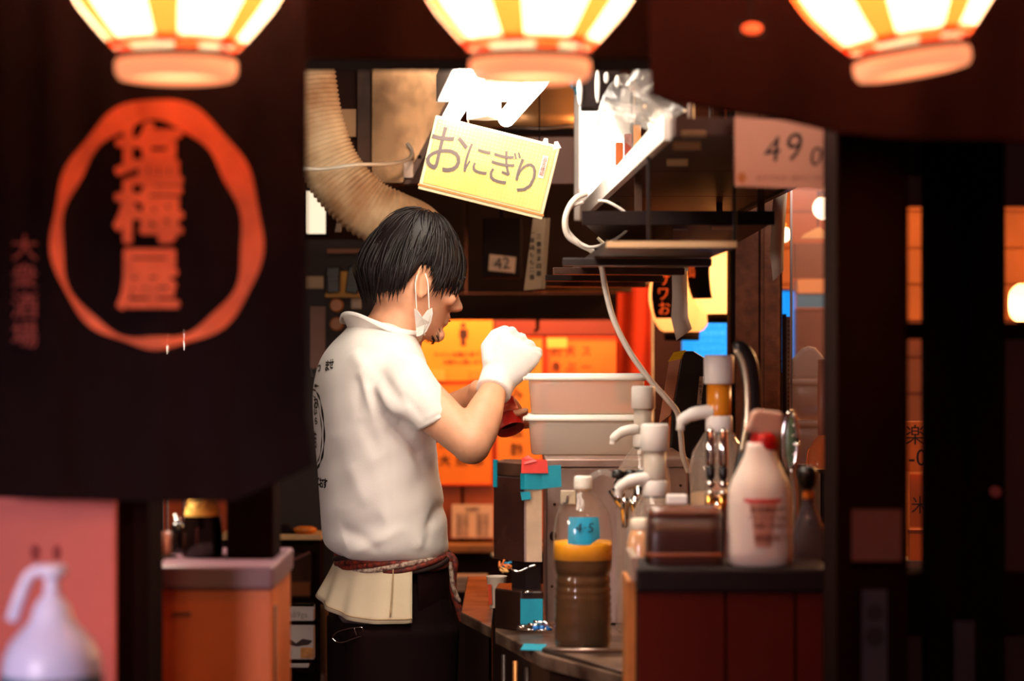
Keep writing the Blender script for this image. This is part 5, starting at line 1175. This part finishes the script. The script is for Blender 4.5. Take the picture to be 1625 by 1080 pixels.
# --- arms
def arm_geo(g, S, E, Wr, hand, rs):
    S = S.lerp(E, .12)
    g.tube([S, S.lerp(E, .3), S.lerp(E, .62), S.lerp(E, .9), E], [rs[0], rs[0]*.97, rs[0]*.88, rs[0]*.80, rs[0]*.76], 20)
    g.ball(E, rs[0]*.80)
    g.tube([E, E.lerp(Wr, .22), E.lerp(Wr, .5), E.lerp(Wr, .8), Wr], [rs[0]*.78, rs[1]*1.12, rs[1]*1.0, rs[1]*.76, rs[1]*.68], 20)
def hand_geo(g, wr, ax, nm, side, curl, r=.0092, palm=(.042, .016), spread=.021, grow=0):
    """wr wrist; ax direction to the knuckles; nm back-of-hand normal; side = towards the thumb"""
    ax = ax.normalized(); nm = (nm-ax*nm.dot(ax)).normalized(); side = side*ax.cross(nm).normalized()
    kn = wr+ax*.088
    R = []
    for f, hw, ht in ((-.15, .027, .02), (.1, .030, .020), (.4, .038, .019), (.8, .043, .017), (1.0, .041, .013)):
        c = wr+ax*(.088*f); R.append([c+side*((hw+grow)*math.cos(t))+nm*((ht+grow)*math.sin(t)) for t in [2*PI*k/20 for k in range(20)]])
    g.rings(R)
    for i, (o_, L_) in enumerate(((.031, .074), (.0105, .082), (-.0105, .076), (-.030, .060))):
        p = wr+ax*.078+side*o_; d = ax.copy(); pts = [p]; rr_ = [r+grow]
        for j, fr in enumerate((.46, .30, .24)):
            ang = curl[j]*(1+.06*i); d = (d*math.cos(ang)-nm*math.sin(ang)).normalized() if False else d
            Rm = Matrix.Rotation(ang, 3, side.cross(ax).cross(ax).normalized() if False else side)
            d = (Rm @ d) if (Rm @ ax).dot(nm) < 0 or j else (Matrix.Rotation(-ang, 3, side) @ d)
            # keep bending towards the palm
            if d.dot(nm) > 0 and j == 0: d = Matrix.Rotation(-2*ang, 3, side) @ d
            p = p+d*(L_*fr); pts.append(p); rr_.append((r+grow)*(1-.1*(j+1)))
        g.tube(pts, rr_, 12); g.ball(pts[-1], rr_[-1], seg=12)
    # thumb leaves the side near the wrist
    p0 = wr+ax*.022+side*.026; p1 = p0+(side*.7+ax*.75-nm*.35).normalized()*.038; p2 = p1+(ax*.9-nm*.65+side*.05).normalized()*.032; p3 = p2+(ax*.75-nm*.75-side*.3).normalized()*.026
    g.tube([p0, p1, p2, p3], [.0145+grow, .0125+grow, .0108+grow, .0092+grow], 12); g.ball(p3, .0092+grow, seg=12)
S1, E1, W1 = W(622, 590, -125), W(748, 705, -205), W(789, 606, -105)
S2, E2, W2 = W(560, 600, 140), W(655, 690, 190), W(762, 622, 20)
SKIN = mat('skin', '#e6a884', .5, var=.10, scale=30, sss=.12, bump=.05, bscale=300)
g = G()
head_geo(g)
g.rings([[W(x, y, d)+Vector((math.cos(t)*r*SM, math.sin(t)*r*1.05*SM, -.12*r*SM*math.cos(t))) for t in [2*PI*k/24 for k in range(24)]] for x, y, d, r in ((648, 470, 0, 44), (635, 500, 2, 46), (622, 525, 2, 50), (606, 560, 0, 60))])
g.rings(trunk([(535, 600, 40, 60), (550, 598, 52, 100), (580, 594, 64, 140), (640, 594, 74, 150), (740, 600, 72, 130), (850, 612, 66, 122), (930, 622, 66, 120), (985, 626, 70, 128), (1010, 628, 62, 120)]))
arm_geo(g, S1, E1, W1, None, (.045, .034)); arm_geo(g, S2, E2, W2, None, (.045, .035))
A1 = W(816, 564, -100)-W1; 
hand_geo(g, W1, A1, Vector((.25, -.85, .6)), -1, (1.0, 1.15, .8))
A2 = W(806, 640, -15)-W2
hand_geo(g, W2, A2, Vector((0, .55, .85)), 1, (.75, .9, .6))
def legs(g, grow=0, hem=1660):
    for sd in (1, -1):
        hip = (W(622, 985)+RT*(sd*.085)); knee = W(616, 1330)+RT*(sd*.10); ank = W(584, 1640)+RT*(sd*.11)
        g.tube([hip, hip.lerp(knee, .3), hip.lerp(knee, .7), knee], [.088+grow, .084+grow, .066+grow, .058+grow], 22)
        if hem: 
            g.tube([knee, knee.lerp(ank, .3), knee.lerp(ank, .7), ank], [.057+grow, .055+grow*1.1, .043+grow*1.4, .038+grow*1.5], 22)
legs(g)
for sd in (1, -1):
    ank = W(584, 1640)+RT*(sd*.11); g.tube([ank, Vector((ank.x, ank.y, .06)), Vector((ank.x, ank.y, .05))+FW*.08, Vector((ank.x, ank.y, .035))+FW*.17], [.036, .036, .032, .024], 14)
body = voxel('body', g, SKIN, man, .0042, 3)
# --- face details
for s_ in (1, -1):
    g = G(); g.ball(H(7.75, 3.1*s_, 1.6), .0118); e = wmesh('eye', g, mat('eye_white', '#e8ddd4', .2))
    g = G(); g.ball(H(8.75, 3.15*s_, 1.4), (.003, .0055, .0055), HM, 14); wmesh('iris', g, mat('dark_iris', '#1c0e0a', .15), e).location = (0, 0, 0)
    g = G(); g.tube([H(9.35, 1.3*s_, 3.7), H(9.5, 3*s_, 4.2), H(8.9, 5*s_, 4.0)], [.0028, .0034, .002], 8); wmesh('eyebrow', g, mat('dark_hair', '#1e1211', .45))
# goatee and jaw stubble
M_hair = mat('black_brown_hair', '#140a0b', .5, var=.3, scale=40, stretch=(1, 1, .3), spec=.25)
g = G()
for i in range(320):
    a = rng.uniform(-1, 1); z = rng.uniform(-8.6, -6.0); x = 8.5+.5*math.sqrt(max(0, 1-(a*.9)**2))-(.9 if z < -8 else 0); p = H(x-.9*abs(a)**2, a*2.3, z)
    g.tube([p-HF*.004, p+HF*.002-HU*.005, p+HF*.001-HU*.010], [.0005, .0004, .0001], 3)
wmesh('goatee', g, M_hair, kind='stuff')
g = G(); g.tube([H(9.9, -1.3, -4.25), H(10.0, 0, -4.2), H(9.9, 1.3, -4.25)], [.001, .0022, .001], 8); wmesh('mouth_line', g, mat('lip_dark', '#7a3226', .5))
# --- hair: cap and locks
g = G(); CAP = [(z, xf, xb, w) for z, xf, xb, w in HROWS if z > -3]
def hp(th, ph, off=0):
    """point on the hair surface; ph azimuth (0 front, +right), th polar from the crown (cm offset)"""
    z = (14.2 if th < PI/2 else 12.4)*math.cos(th)
    c, q = math.cos(ph), math.sin(ph)
    s_ = math.sin(min(th, PI/2)) if th < PI/2 else 1-(.10+.62*max(0, -c))*(th-PI/2)
    x = ((9.9 if c > 0 else 10.2)+off)*c*s_-.2; y = (8.6+off)*q*s_
    return H(x, y, z+off*math.cos(th)*1)
def hem(ph):
    """how far down the hair reaches (polar angle) for an azimuth"""
    a = abs(math.degrees(ph))
    pts = ((0, 1.42), (25, 1.47), (48, 1.52), (62, 1.60), (74, 1.62), (84, 1.36), (100, 1.38), (112, 1.78), (135, 1.95), (160, 1.95), (180, 1.95))
    for (a0, h0), (a1, h1) in zip(pts, pts[1:]):
        if a <= a1: return h0+(h1-h0)*(a-a0)/(a1-a0)
    return 1.95
NP, NT = 72, 20; v = []
for j in range(NT+1):
    for i in range(NP):
        ph = 2*PI*i/NP-PI; v.append(hp(hem(ph)*.955*j/NT, ph, -.35-(.35 if j == NT else 0)))
g.add(v, [(j*NP+i, j*NP+(i+1) % NP, (j+1)*NP+(i+1) % NP, (j+1)*NP+i) for j in range(NT) for i in range(NP)])
hair = wmesh('hair', g, M_hair); hair.modifiers.new('thick', 'SOLIDIFY').thickness = -.006
g = G()
for i in range(900):
    ph = rng.uniform(-PI, PI); h1 = hem(ph); l = rng.uniform(.45, .95); e_ = h1*(1.0+rng.uniform(-.10, .075)); b_ = e_-l
    if rng.random() < .25: b_ = rng.uniform(0, .4); e_ = b_+.8
    b_ = max(.02, b_); sw = rng.normal()*.10+(.16 if abs(ph) < 1.9 else 0)*math.copysign(1, -ph)*-1*.4
    off = rng.uniform(-.15, .35)+(rng.uniform(.2, .6) if rng.random() < .12 else 0); n_ = 7; pts = []
    for q in range(n_):
        f = q/(n_-1); pts.append(hp(b_+(e_-b_)*f, ph+sw*f*f, off+.28*math.sin(f*PI)-(.25*f)))
    w_ = rng.uniform(.0016, .0036); g.tube(pts, [w_*.5, w_, w_*1.1, w_, w_*.8, w_*.5, w_*.12], 5, .5)
wmesh('hair_locks', g, M_hair, hair, kind='stuff')
# --- mask hanging from the ear
g = G(); M_mask = mat('white_mask', '#f2e9e2', .7, var=.05, sss=.1)
mk = [(657, 489, -74), (661, 490, -76), (670, 503, -84), (678, 492, -84), (686, 488, -82), (687, 497, -80), (684, 512, -76), (677, 526, -72), (667, 533, -68), (661, 534, -66), (660, 520, -66)]
a = [W(*q) for q in mk]; b = [W(x, y, d+9) for x, y, d in mk]; n_ = len(a)
g.add(a+b, [tuple(range(n_)), tuple(range(2*n_-1, n_-1, -1))]+[(i, i+n_, (i+1) % n_+n_, (i+1) % n_) for i in range(n_)], False)
mk_o = wmesh('face_mask', g, M_mask, bevel=.001)
g = G(); g.tube([W(668, 500, -86), W(675, 514, -84), W(672, 530, -76)], [.0006]*3, 5); g.tube([W(683, 500, -85), W(680, 512, -83), W(672, 528, -76)], [.0006]*3, 5); wmesh('pleat', g, mat('pleat_grey', '#b8aca4', .7), mk_o, kind='stuff')
for pts in ([(661, 490, -75), (660, 470, -74), (659, 450, -72), (662, 436, -68)], [(681, 490, -84), (680, 465, -78), (679, 448, -72), (675, 434, -66)]):
    g = G(); g.tube([W(*q) for q in sp(pts, 4)], .0011, 6); wmesh('ear_loop', g, M_mask, mk_o)
# --- shirt
M_shirt = mat('cream_white_polo', '#ece4dc', .85, var=.05, scale=5, bump=.12, bscale=500, sheen=.2)
g = G()
SH = [(512, 600, 42, 52), (528, 598, 53, 80), (548, 594, 66, 122), (575, 590, 77, 152), (620, 589, 86, 160), (680, 593, 89, 158), (740, 598, 89, 152), (800, 604, 91, 152), (845, 609, 93, 154), (864, 612, 93, 150), (876, 616, 84, 140), (884, 620, 72, 126)]
g.rings(trunk(SH, 5, 52))
def ring_at(c, u, v_, ru, rv, n=28): return [c+u*(math.cos(2*PI*k/n)*ru)+v_*(math.sin(2*PI*k/n)*rv) for k in range(n)]
def sleeve(g, keys):
    R = []
    for c, u, v_, ru, rv in keys: R.append(ring_at(c, u.normalized(), v_.normalized(), ru, rv))
    g.rings(R)
u_ = Vector((31, 0, 17)).normalized(); dep = Vector((0, 1, 0))
axn = (W(691, 667, -160)-W(600, 575, -110)).normalized()
sleeve(g, [(W(580, 592, -40), Vector((.25, 0, 1)), dep, .045, .04), (W(604, 598, -108), Vector((.45, 0, 1)), dep, .060, .056), (W(632, 606, -140), Vector((.7, 0, .9)), dep, .064, .062), (W(662, 638, -160), Vector((.85, 0, .55)), dep, .054, .060), (W(680, 657, -168), u_, dep, .048, .057), (W(691, 669, -173), u_, dep, .0455, .055)])
sleeve(g, [(W(575, 580, 70), Vector((.25, 0, 1)), dep, .07, .05), (W(575, 600, 130), Vector((.45, 0, 1)), dep, .068, .06), (W(600, 635, 158), Vector((.7, 0, .8)), dep, .06, .062), (W(625, 662, 172), u_, dep, .055, .06)])
shirt = voxel('polo_shirt', g, M_shirt, man, .0055, 18)
# folds pressed into the cloth
me = shirt.data; nv = len(me.vertices); co = np.empty(nv*3); me.vertices.foreach_get('co', co); co = co.reshape(-1, 3); no = np.empty(nv*3); me.vertices.foreach_get('normal', no); no = no.reshape(-1, 3)
wc = co+np.array(ML); PX = CX+wc[:, 0]/wc[:, 1]*FP; PY = CY-(wc[:, 2]-CZ)/wc[:, 1]*FP
near = np.clip((YM-.01-wc[:, 1])/.04, 0, 1)
disp = np.zeros(nv)
def fold(x0, y0, x1, y1, w, h, far=False):
    global disp
    dx, dy = x1-x0, y1-y0; L2 = dx*dx+dy*dy; t_ = ((PX-x0)*dx+(PY-y0)*dy)/L2; tc_ = np.clip(t_, 0, 1)
    dist = np.hypot(PX-(x0+dx*tc_), PY-(y0+dy*tc_)); fade = np.clip(np.sin(np.clip(t_*.9+.05, 0, 1)*PI), 0, 1)**.5
    disp += h*np.exp(-(dist/w)**2)*fade*near
for f_ in ((588, 622, 612, 672, 7, -.006), (573, 590, 596, 664, 6, .006), (600, 612, 632, 672, 6, .006), (604, 590, 640, 645, 8, -.005), (612, 655, 655, 690, 9, -.010), (618, 672, 668, 720, 14, -.008), (566, 600, 572, 660, 9, -.004), (575, 665, 600, 720, 12, -.005), (560, 560, 590, 600, 10, .004),
           (618, 640, 618, 850, 3, -.0025), (640, 838, 552, 880, 8, .006), (606, 826, 548, 850, 16, -.010), (700, 800, 672, 860, 8, -.010), (690, 830, 660, 870, 7, .006), (668, 720, 655, 800, 12, -.003), (530, 700, 545, 800, 16, -.004), (560, 740, 580, 800, 12, .004), (540, 840, 600, 870, 9, -.006), (700, 740, 706, 850, 5, .004), (640, 700, 665, 760, 9, .004),
           (655, 600, 690, 650, 5, .0025), (640, 625, 676, 668, 6, -.003), (576, 540, 640, 560, 9, .003)): fold(*f_)
# cuff band ridge on the near sleeve
fold(664, 676, 717, 648, 2.0, -.004)
nz = np.sin(PX*.09+PY*.05)*np.sin(PY*.07-PX*.03)*.0012
co += no*(disp+nz*near)[:, None]; me.vertices.foreach_set('co', co.ravel()); me.update()
md = shirt.modifiers.new('s', 'SMOOTH'); md.factor = .5; md.iterations = 2; bake(shirt)
bpy.context.view_layer.update()
# collar
M_coll = mat('cream_white_collar', '#f1e9e2', .85, var=.05, bump=.1, bscale=500)
g = G(); n_ = 40; rows = []
for j in range(5):
    r = []
    for i in range(n_+1):
        t_ = i/n_; a_ = PI*2*t_+.35  # open at the front
        ca, sa = math.cos(a_-.0), math.sin(a_)
        back = max(0, -ca)
        flare = [0, 5, 11, 15, 17][j]; dz = [-20, -8, 3, 6-9*back*0, -4][j]
        base = W(607, 519+2*ca, 0)
        tilt = 16*(-ca)          # stands up at the back
        r.append(base+FW*((52+flare)*ca*SM)+RT*((60+flare)*sa*SM)+Vector((0, 0, (dz+tilt+ (6*math.sin(a_*3) if j > 2 else 0))*SM)))
    rows.append(r)
v = [p for r in rows for p in r]; m_ = n_+1
g.add(v, [(j*m_+i, j*m_+i+1, (j+1)*m_+i+1, (j+1)*m_+i) for j in range(4) for i in range(n_)])
cl = wmesh('collar', g, M_coll); cl.modifiers.new('t', 'SOLIDIFY').thickness = .003; sb = cl.modifiers.new('s', 'SUBSURF'); sb.levels = sb.render_levels = 1
# back print, laid on the cloth
bv = BVHTree.FromObject(shirt, bpy.context.evaluated_depsgraph_get())
def press(o, off=.0012, par=None):
    """lay a flat mesh, drawn in the plane facing the camera at the man, onto the shirt"""
    me = o.data
    bm = bmesh.new(); bm.from_mesh(me); bmesh.ops.triangulate(bm, faces=bm.faces)
    for _ in range(2):
        es = [e for e in bm.edges if e.calc_length() > .006]
        if es: bmesh.ops.subdivide_edges(bm, edges=es, cuts=1); bmesh.ops.triangulate(bm, faces=bm.faces)
    for v_ in bm.verts:
        p = o.matrix_world @ v_.co
        o0 = p-ML; o0.y = -.6; h = bv.ray_cast(o0, Vector((0, 1, 0)))
        v_.co = (h[0]+h[1]*off) if h[0] is not None else Vector((p.x-ML.x, .05, p.z-ML.z))
    bm.to_mesh(me); bm.free(); o.parent = shirt; o.matrix_local = Matrix.Identity(4); o.location = (0, 0, 0); o.rotation_euler = (0, 0, 0); o.scale = (1, 1, 1)
def shirt_text(s_, x, y, size, sx=1, rot=0):
    c = bpy.data.curves.new('c', 'FONT'); c.body = s_; c.align_x = 'CENTER'; c.align_y = 'CENTER'; c.size = size*SM; c.offset = .0006; c.resolution_u = 2
    o = bpy.data.objects.new('c', c); COL.objects.link(o); me = bpy.data.meshes.new_from_object(o.evaluated_get(bpy.context.evaluated_depsgraph_get())); bpy.data.objects.remove(o)
    o = bpy.data.objects.new('back_lettering', me); COL.objects.link(o); me.materials.clear(); me.materials.append(M_ink)
    o.matrix_world = Matrix.Translation(W(x, y)) @ Matrix.Rotation(-rot, 4, 'Y') @ Matrix.Rotation(PI/2, 4, 'X') @ Matrix.Diagonal((sx, 1, 1, 1)); press(o)
for ch, x, y, sz, sx in (('い', 494, 592, 22, .5), ('っ', 507, 583, 20, .5), ('ま', 524, 581, 19, .55), ('せ', 532, 578, 18, .5), ('し', 497, 764, 18, .5), ('と', 504, 764, 18, .55), ('お', 512, 766, 18, .55), ('す', 520, 765, 18, .6), ('お', 503, 640, 22, .45), ('い', 502, 654, 13, .6), ('ら', 503, 668, 13, .6), ('店', 499, 700, 30, .3)): shirt_text(ch, x, y, sz, sx)
def shirt_curve(pts, w, name='back_ring'):
    pts = sp([(x, y, 0) for x, y in pts], 6); v = []
    for i, (x, y, _) in enumerate(pts):
        x2, y2 = pts[min(i+1, len(pts)-1)][:2]; x1, y1 = pts[max(i-1, 0)][:2]; L_ = math.hypot(x2-x1, y2-y1)+1e-6; nx, ny = -(y2-y1)/L_, (x2-x1)/L_
        w_ = w*(.6+.4*math.sin(i*.9)); v += [W(x+nx*w_, y+ny*w_)-ML, W(x-nx*w_, y-ny*w_)-ML]
    k = K(); k.add(v, [(2*i, 2*i+1, 2*i+3, 2*i+2) for i in range(len(pts)-1)]); o = mesh(name, k, M_ink, None, ML); bpy.context.view_layer.update(); press(o)
shirt_curve([(496, 618), (505, 622), (513, 636), (519, 665), (520, 695), (515, 722), (507, 738), (498, 748)], 1.8)
shirt_curve([(497, 628), (505, 634), (511, 650), (515, 680), (513, 710), (506, 730), (498, 740)], .8)
shirt_curve([(499, 612), (509, 612)], 2.6)
# --- shirt tail below the sash
g = G(); rows = []
for j in range(9):
    f = j/8; r = []
    for i in range(41):
        t_ = i/40; a_ = math.radians(-208+115*t_)  # from far back round to near front
        y = 884+(944-884+14*math.sin(t_*3.0)+22*t_)*f
        ea = (84+18*f**1.2*(1+.9*max(0, .35-t_)*2))+3.5*math.sin(t_*26)*f; eb = (146+16*f)+4*math.sin(t_*21)*f
        cx_ = 622-4*f
        r.append(W(cx_, y)+FW*(math.cos(a_)*ea*SM)-RT*(math.sin(a_)*eb*SM))
    rows.append(r)
v = [p for r in rows for p in r]
g.add(v, [(j*41+i, j*41+i+1, (j+1)*41+i+1, (j+1)*41+i) for j in range(8) for i in range(40)])
tl = wmesh('shirt_tail', g, mat('cream_shirt_tail', '#e2cfae', .85, var=.08, bump=.1, bscale=500), label='shirt tail flaring out below the sash'); tl.modifiers.new('t', 'SOLIDIFY').thickness = .0025
g = G(); g.tube([W(622-2*f, 884+76*f)+FW*(math.cos(1.95)*(86.5+18*f**1.2)*SM)+RT*(math.sin(1.95)*(148+16*f)*SM) for f in [q/8 for q in range(9)]], .0012, 6)
wmesh('side_seam', g, mat('seam_tan', '#b89a70', .8), tl)
g = G(); rw = rows[-1]; rw2 = rows[-2]; g.tube([Vector(a).lerp(Vector(b), .6)+RT*.0015 for a, b in zip(rw, rw2)][8:], .0011, 5); wmesh('hem_stitch', g, MATS['seam_tan'], tl)
# --- sash of twisted cords
M_sr = mat('red_brown_cord', '#8c2c18', .7, var=.5, scale=120, dark='#35100c'); M_sw = mat('white_cord', '#cfb8a4', .75, var=.3, scale=150, dark='#5a2a20'); M_sk = mat('dark_cord', '#2a1412', .7, var=.3)
sash = G(); seg = 90
cords = [(M_sr, 0, 'sash_cord'), (M_sw, 1, 'sash_cord'), (M_sr, 2, 'sash_cord'), (M_sk, 3, 'sash_cord'), (M_sr, 4, 'sash_cord')]
for m_, q, nm in cords:
    g = G(); pts = []
    for i in range(seg+1):
        a_ = 2*PI*i/seg; tw = a_*2.5+q*2*PI/5
        y = 885+7*math.sin(tw)-4*math.cos(a_); ex = 3.5*math.cos(tw)
        pts.append(W(623, y)+FW*(math.cos(a_)*(84+ex)*SM)+RT*(math.sin(a_)*(143+ex)*SM))
    g.tube(pts, .0052, 8); wmesh(nm, g, m_)
g = G(); g.tube([W(*q) for q in sp([(716, 882, -74), (722, 893, -78), (719, 915, -76), (720, 940, -74), (727, 962, -72), (734, 985, -70)], 5)], [.007]*26, 10); wmesh('sash_end', g, M_sr)
g = G(); g.tube([W(*q) for q in sp([(712, 884, -78), (716, 905, -82), (719, 930, -80), (729, 955, -76)], 5)], [.0045]*16, 8); wmesh('sash_end', g, M_sw)
g = G(); g.ball(W(712, 886, -74), (.014, .012, .012)); g.ball(W(703, 890, -84), (.006, .006, .006)); wmesh('sash_knot', g, M_sr)
# --- trousers and apron
M_trou = mat('black_trousers', '#180808', .9, spec=.1, var=.3, scale=8, bump=.15, bscale=200)
g = G(); g.rings(trunk([(880, 622, 70, 124), (905, 622, 74, 132), (960, 626, 84, 146), (1010, 630, 88, 152), (1040, 630, 70, 130)]))
legs(g, .018)
tr = voxel('trousers', g, M_trou, man, .007, 4)
g = G(); rows = []
for j in range(12):
    f = j/11; r = []
    for i in range(41):
        a_ = math.radians(-88+176*i/40); y = 888+620*f; ea = 84+12*f+4*math.sin(i*.9)*f; eb = 143+14*f
        r.append(W(624+6*f, y)+FW*(math.cos(a_)*ea*SM)+RT*(math.sin(a_)*eb*SM))
    rows.append(r)
g.add([p for r in rows for p in r], [(j*41+i, j*41+i+1, (j+1)*41+i+1, (j+1)*41+i) for j in range(11) for i in range(40)])
ap = wmesh('apron', g, mat('black_apron', '#170808', .95, spec=.05, var=.2, bump=.15, bscale=200)); ap.modifiers.new('t', 'SOLIDIFY').thickness = .003
g = G(); g.quad = None
g.tube([W(538, 968, -30), W(548, 982, -60), W(575, 984, -110), W(600, 983, -135)], [.008]*4, 8); wmesh('grey_hem', g, mat('grey_under_hem', '#5a4844', .8))
# glasses in the back pocket
g = G()
for q in ([(527, 1012, -118), (534, 1003, -120), (552, 997, -126), (568, 995, -130), (575, 996, -131), (577, 1006, -131), (576, 1008, -131)], [(527, 1012, -118), (534, 1018, -120), (546, 1018, -124), (560, 1013, -128), (576, 1008, -131)], [(562, 996, -129), (566, 1008, -130)]):
    g.tube([W(*p) for p in sp(q, 5)], .0012, 6)
gl = bpy.data.objects.new('x', None); bpy.data.objects.remove(gl)
k = K(); k.v = g.v; k.f = g.f; k.sm = g.sm; o = mesh('eyeglasses', k, M_chrome); c0 = W(550, 1006, -124); o.data.transform(Matrix.Translation(-c0)); o.location = c0; tag(o, 'thin silver rimmed glasses tucked at the back pocket of the black trousers', 'glasses')
# shoes
for sd in (1, -1):
    ank = W(584, 1640)+RT*(sd*.11); g = G(); b_ = Vector((ank.x, ank.y, 0))
    g.rings([[b_+FW*(x_+a_*math.cos(t)*0)+FW*0+RT*(w_*math.cos(t))+Vector((0, 0, max(.0, h_+hh*math.sin(t)))) for t in [2*PI*k/16 for k in range(16)]] for x_, a_, w_, h_, hh in ((-.07, 0, .025, .035, .03), (-.05, 0, .040, .045, .05), (0, 0, .043, .05, .055), (.08, 0, .048, .035, .038), (.15, 0, .048, .028, .03), (.20, 0, .03, .02, .02))])
    wmesh('shoe', g, M_black)
# --- gloves and the red tin
M_glove = mat('white_glove', '#f4eeea', .6, var=.05, scale=30, bump=.2, bscale=120, sss=.1)
g = G(); hand_geo(g, W1, A1, Vector((.25, -.85, .6)), -1, (1.0, 1.15, .8), grow=.0035)
R = []; ax_ = (W1-E1).normalized(); uu = ax_.cross(Vector((0, 1, 0))).normalized(); vv = ax_.cross(uu)
for f, r_ in ((-.028, .034), (-.012, .0335), (.012, .035), (.035, .036)): R.append(ring_at(W1+ax_*f, uu, vv, r_, r_*.95, 20))
g.rings(R); voxel('glove', g, M_glove, man, .0035, 3)
g = G(); hand_geo(g, W2+A2*0, A2, Vector((0, .55, .85)), 1, (.75, .9, .6), grow=.002)
t = thing('tin', 'red tin with dark open end held under the gloved hand', 'tin', 803, 660, YM-.06); TL = t.location
ax_ = Vector((.30, -.45, -.80)).normalized(); u1 = ax_.cross(Vector((0, 1, 0))).normalized(); u2 = ax_.cross(u1)
def tring(f, r_): return [ax_*f+u1*(math.cos(2*PI*k/30)*r_)+u2*(math.sin(2*PI*k/30)*r_) for k in range(30)]
g = G(); g.rings([tring(-.032, .001), tring(-.032, .024), tring(-.030, .026), tring(.028, .026), tring(.030, .027), tring(.030, .024), tring(.010, .0235), tring(.010, .001)]); mesh('tin_body', g, mat('red_enamel', '#c41410', .3, var=.15, coat=.3), t)
g = G(); g.rings([tring(.0105, .001), tring(.0105, .0236), tring(.014, .0236), tring(.014, .001)]); mesh('tin_inside', g, mat('dark_contents', '#2a1210', .4), t)
g = G(); g.rings([tring(-.012, .0264), tring(-.012, .0266), tring(.004, .0266), tring(.004, .0264)], False); mesh('tin_label', g, mat('tin_label_pale', '#d0584a', .4), t)
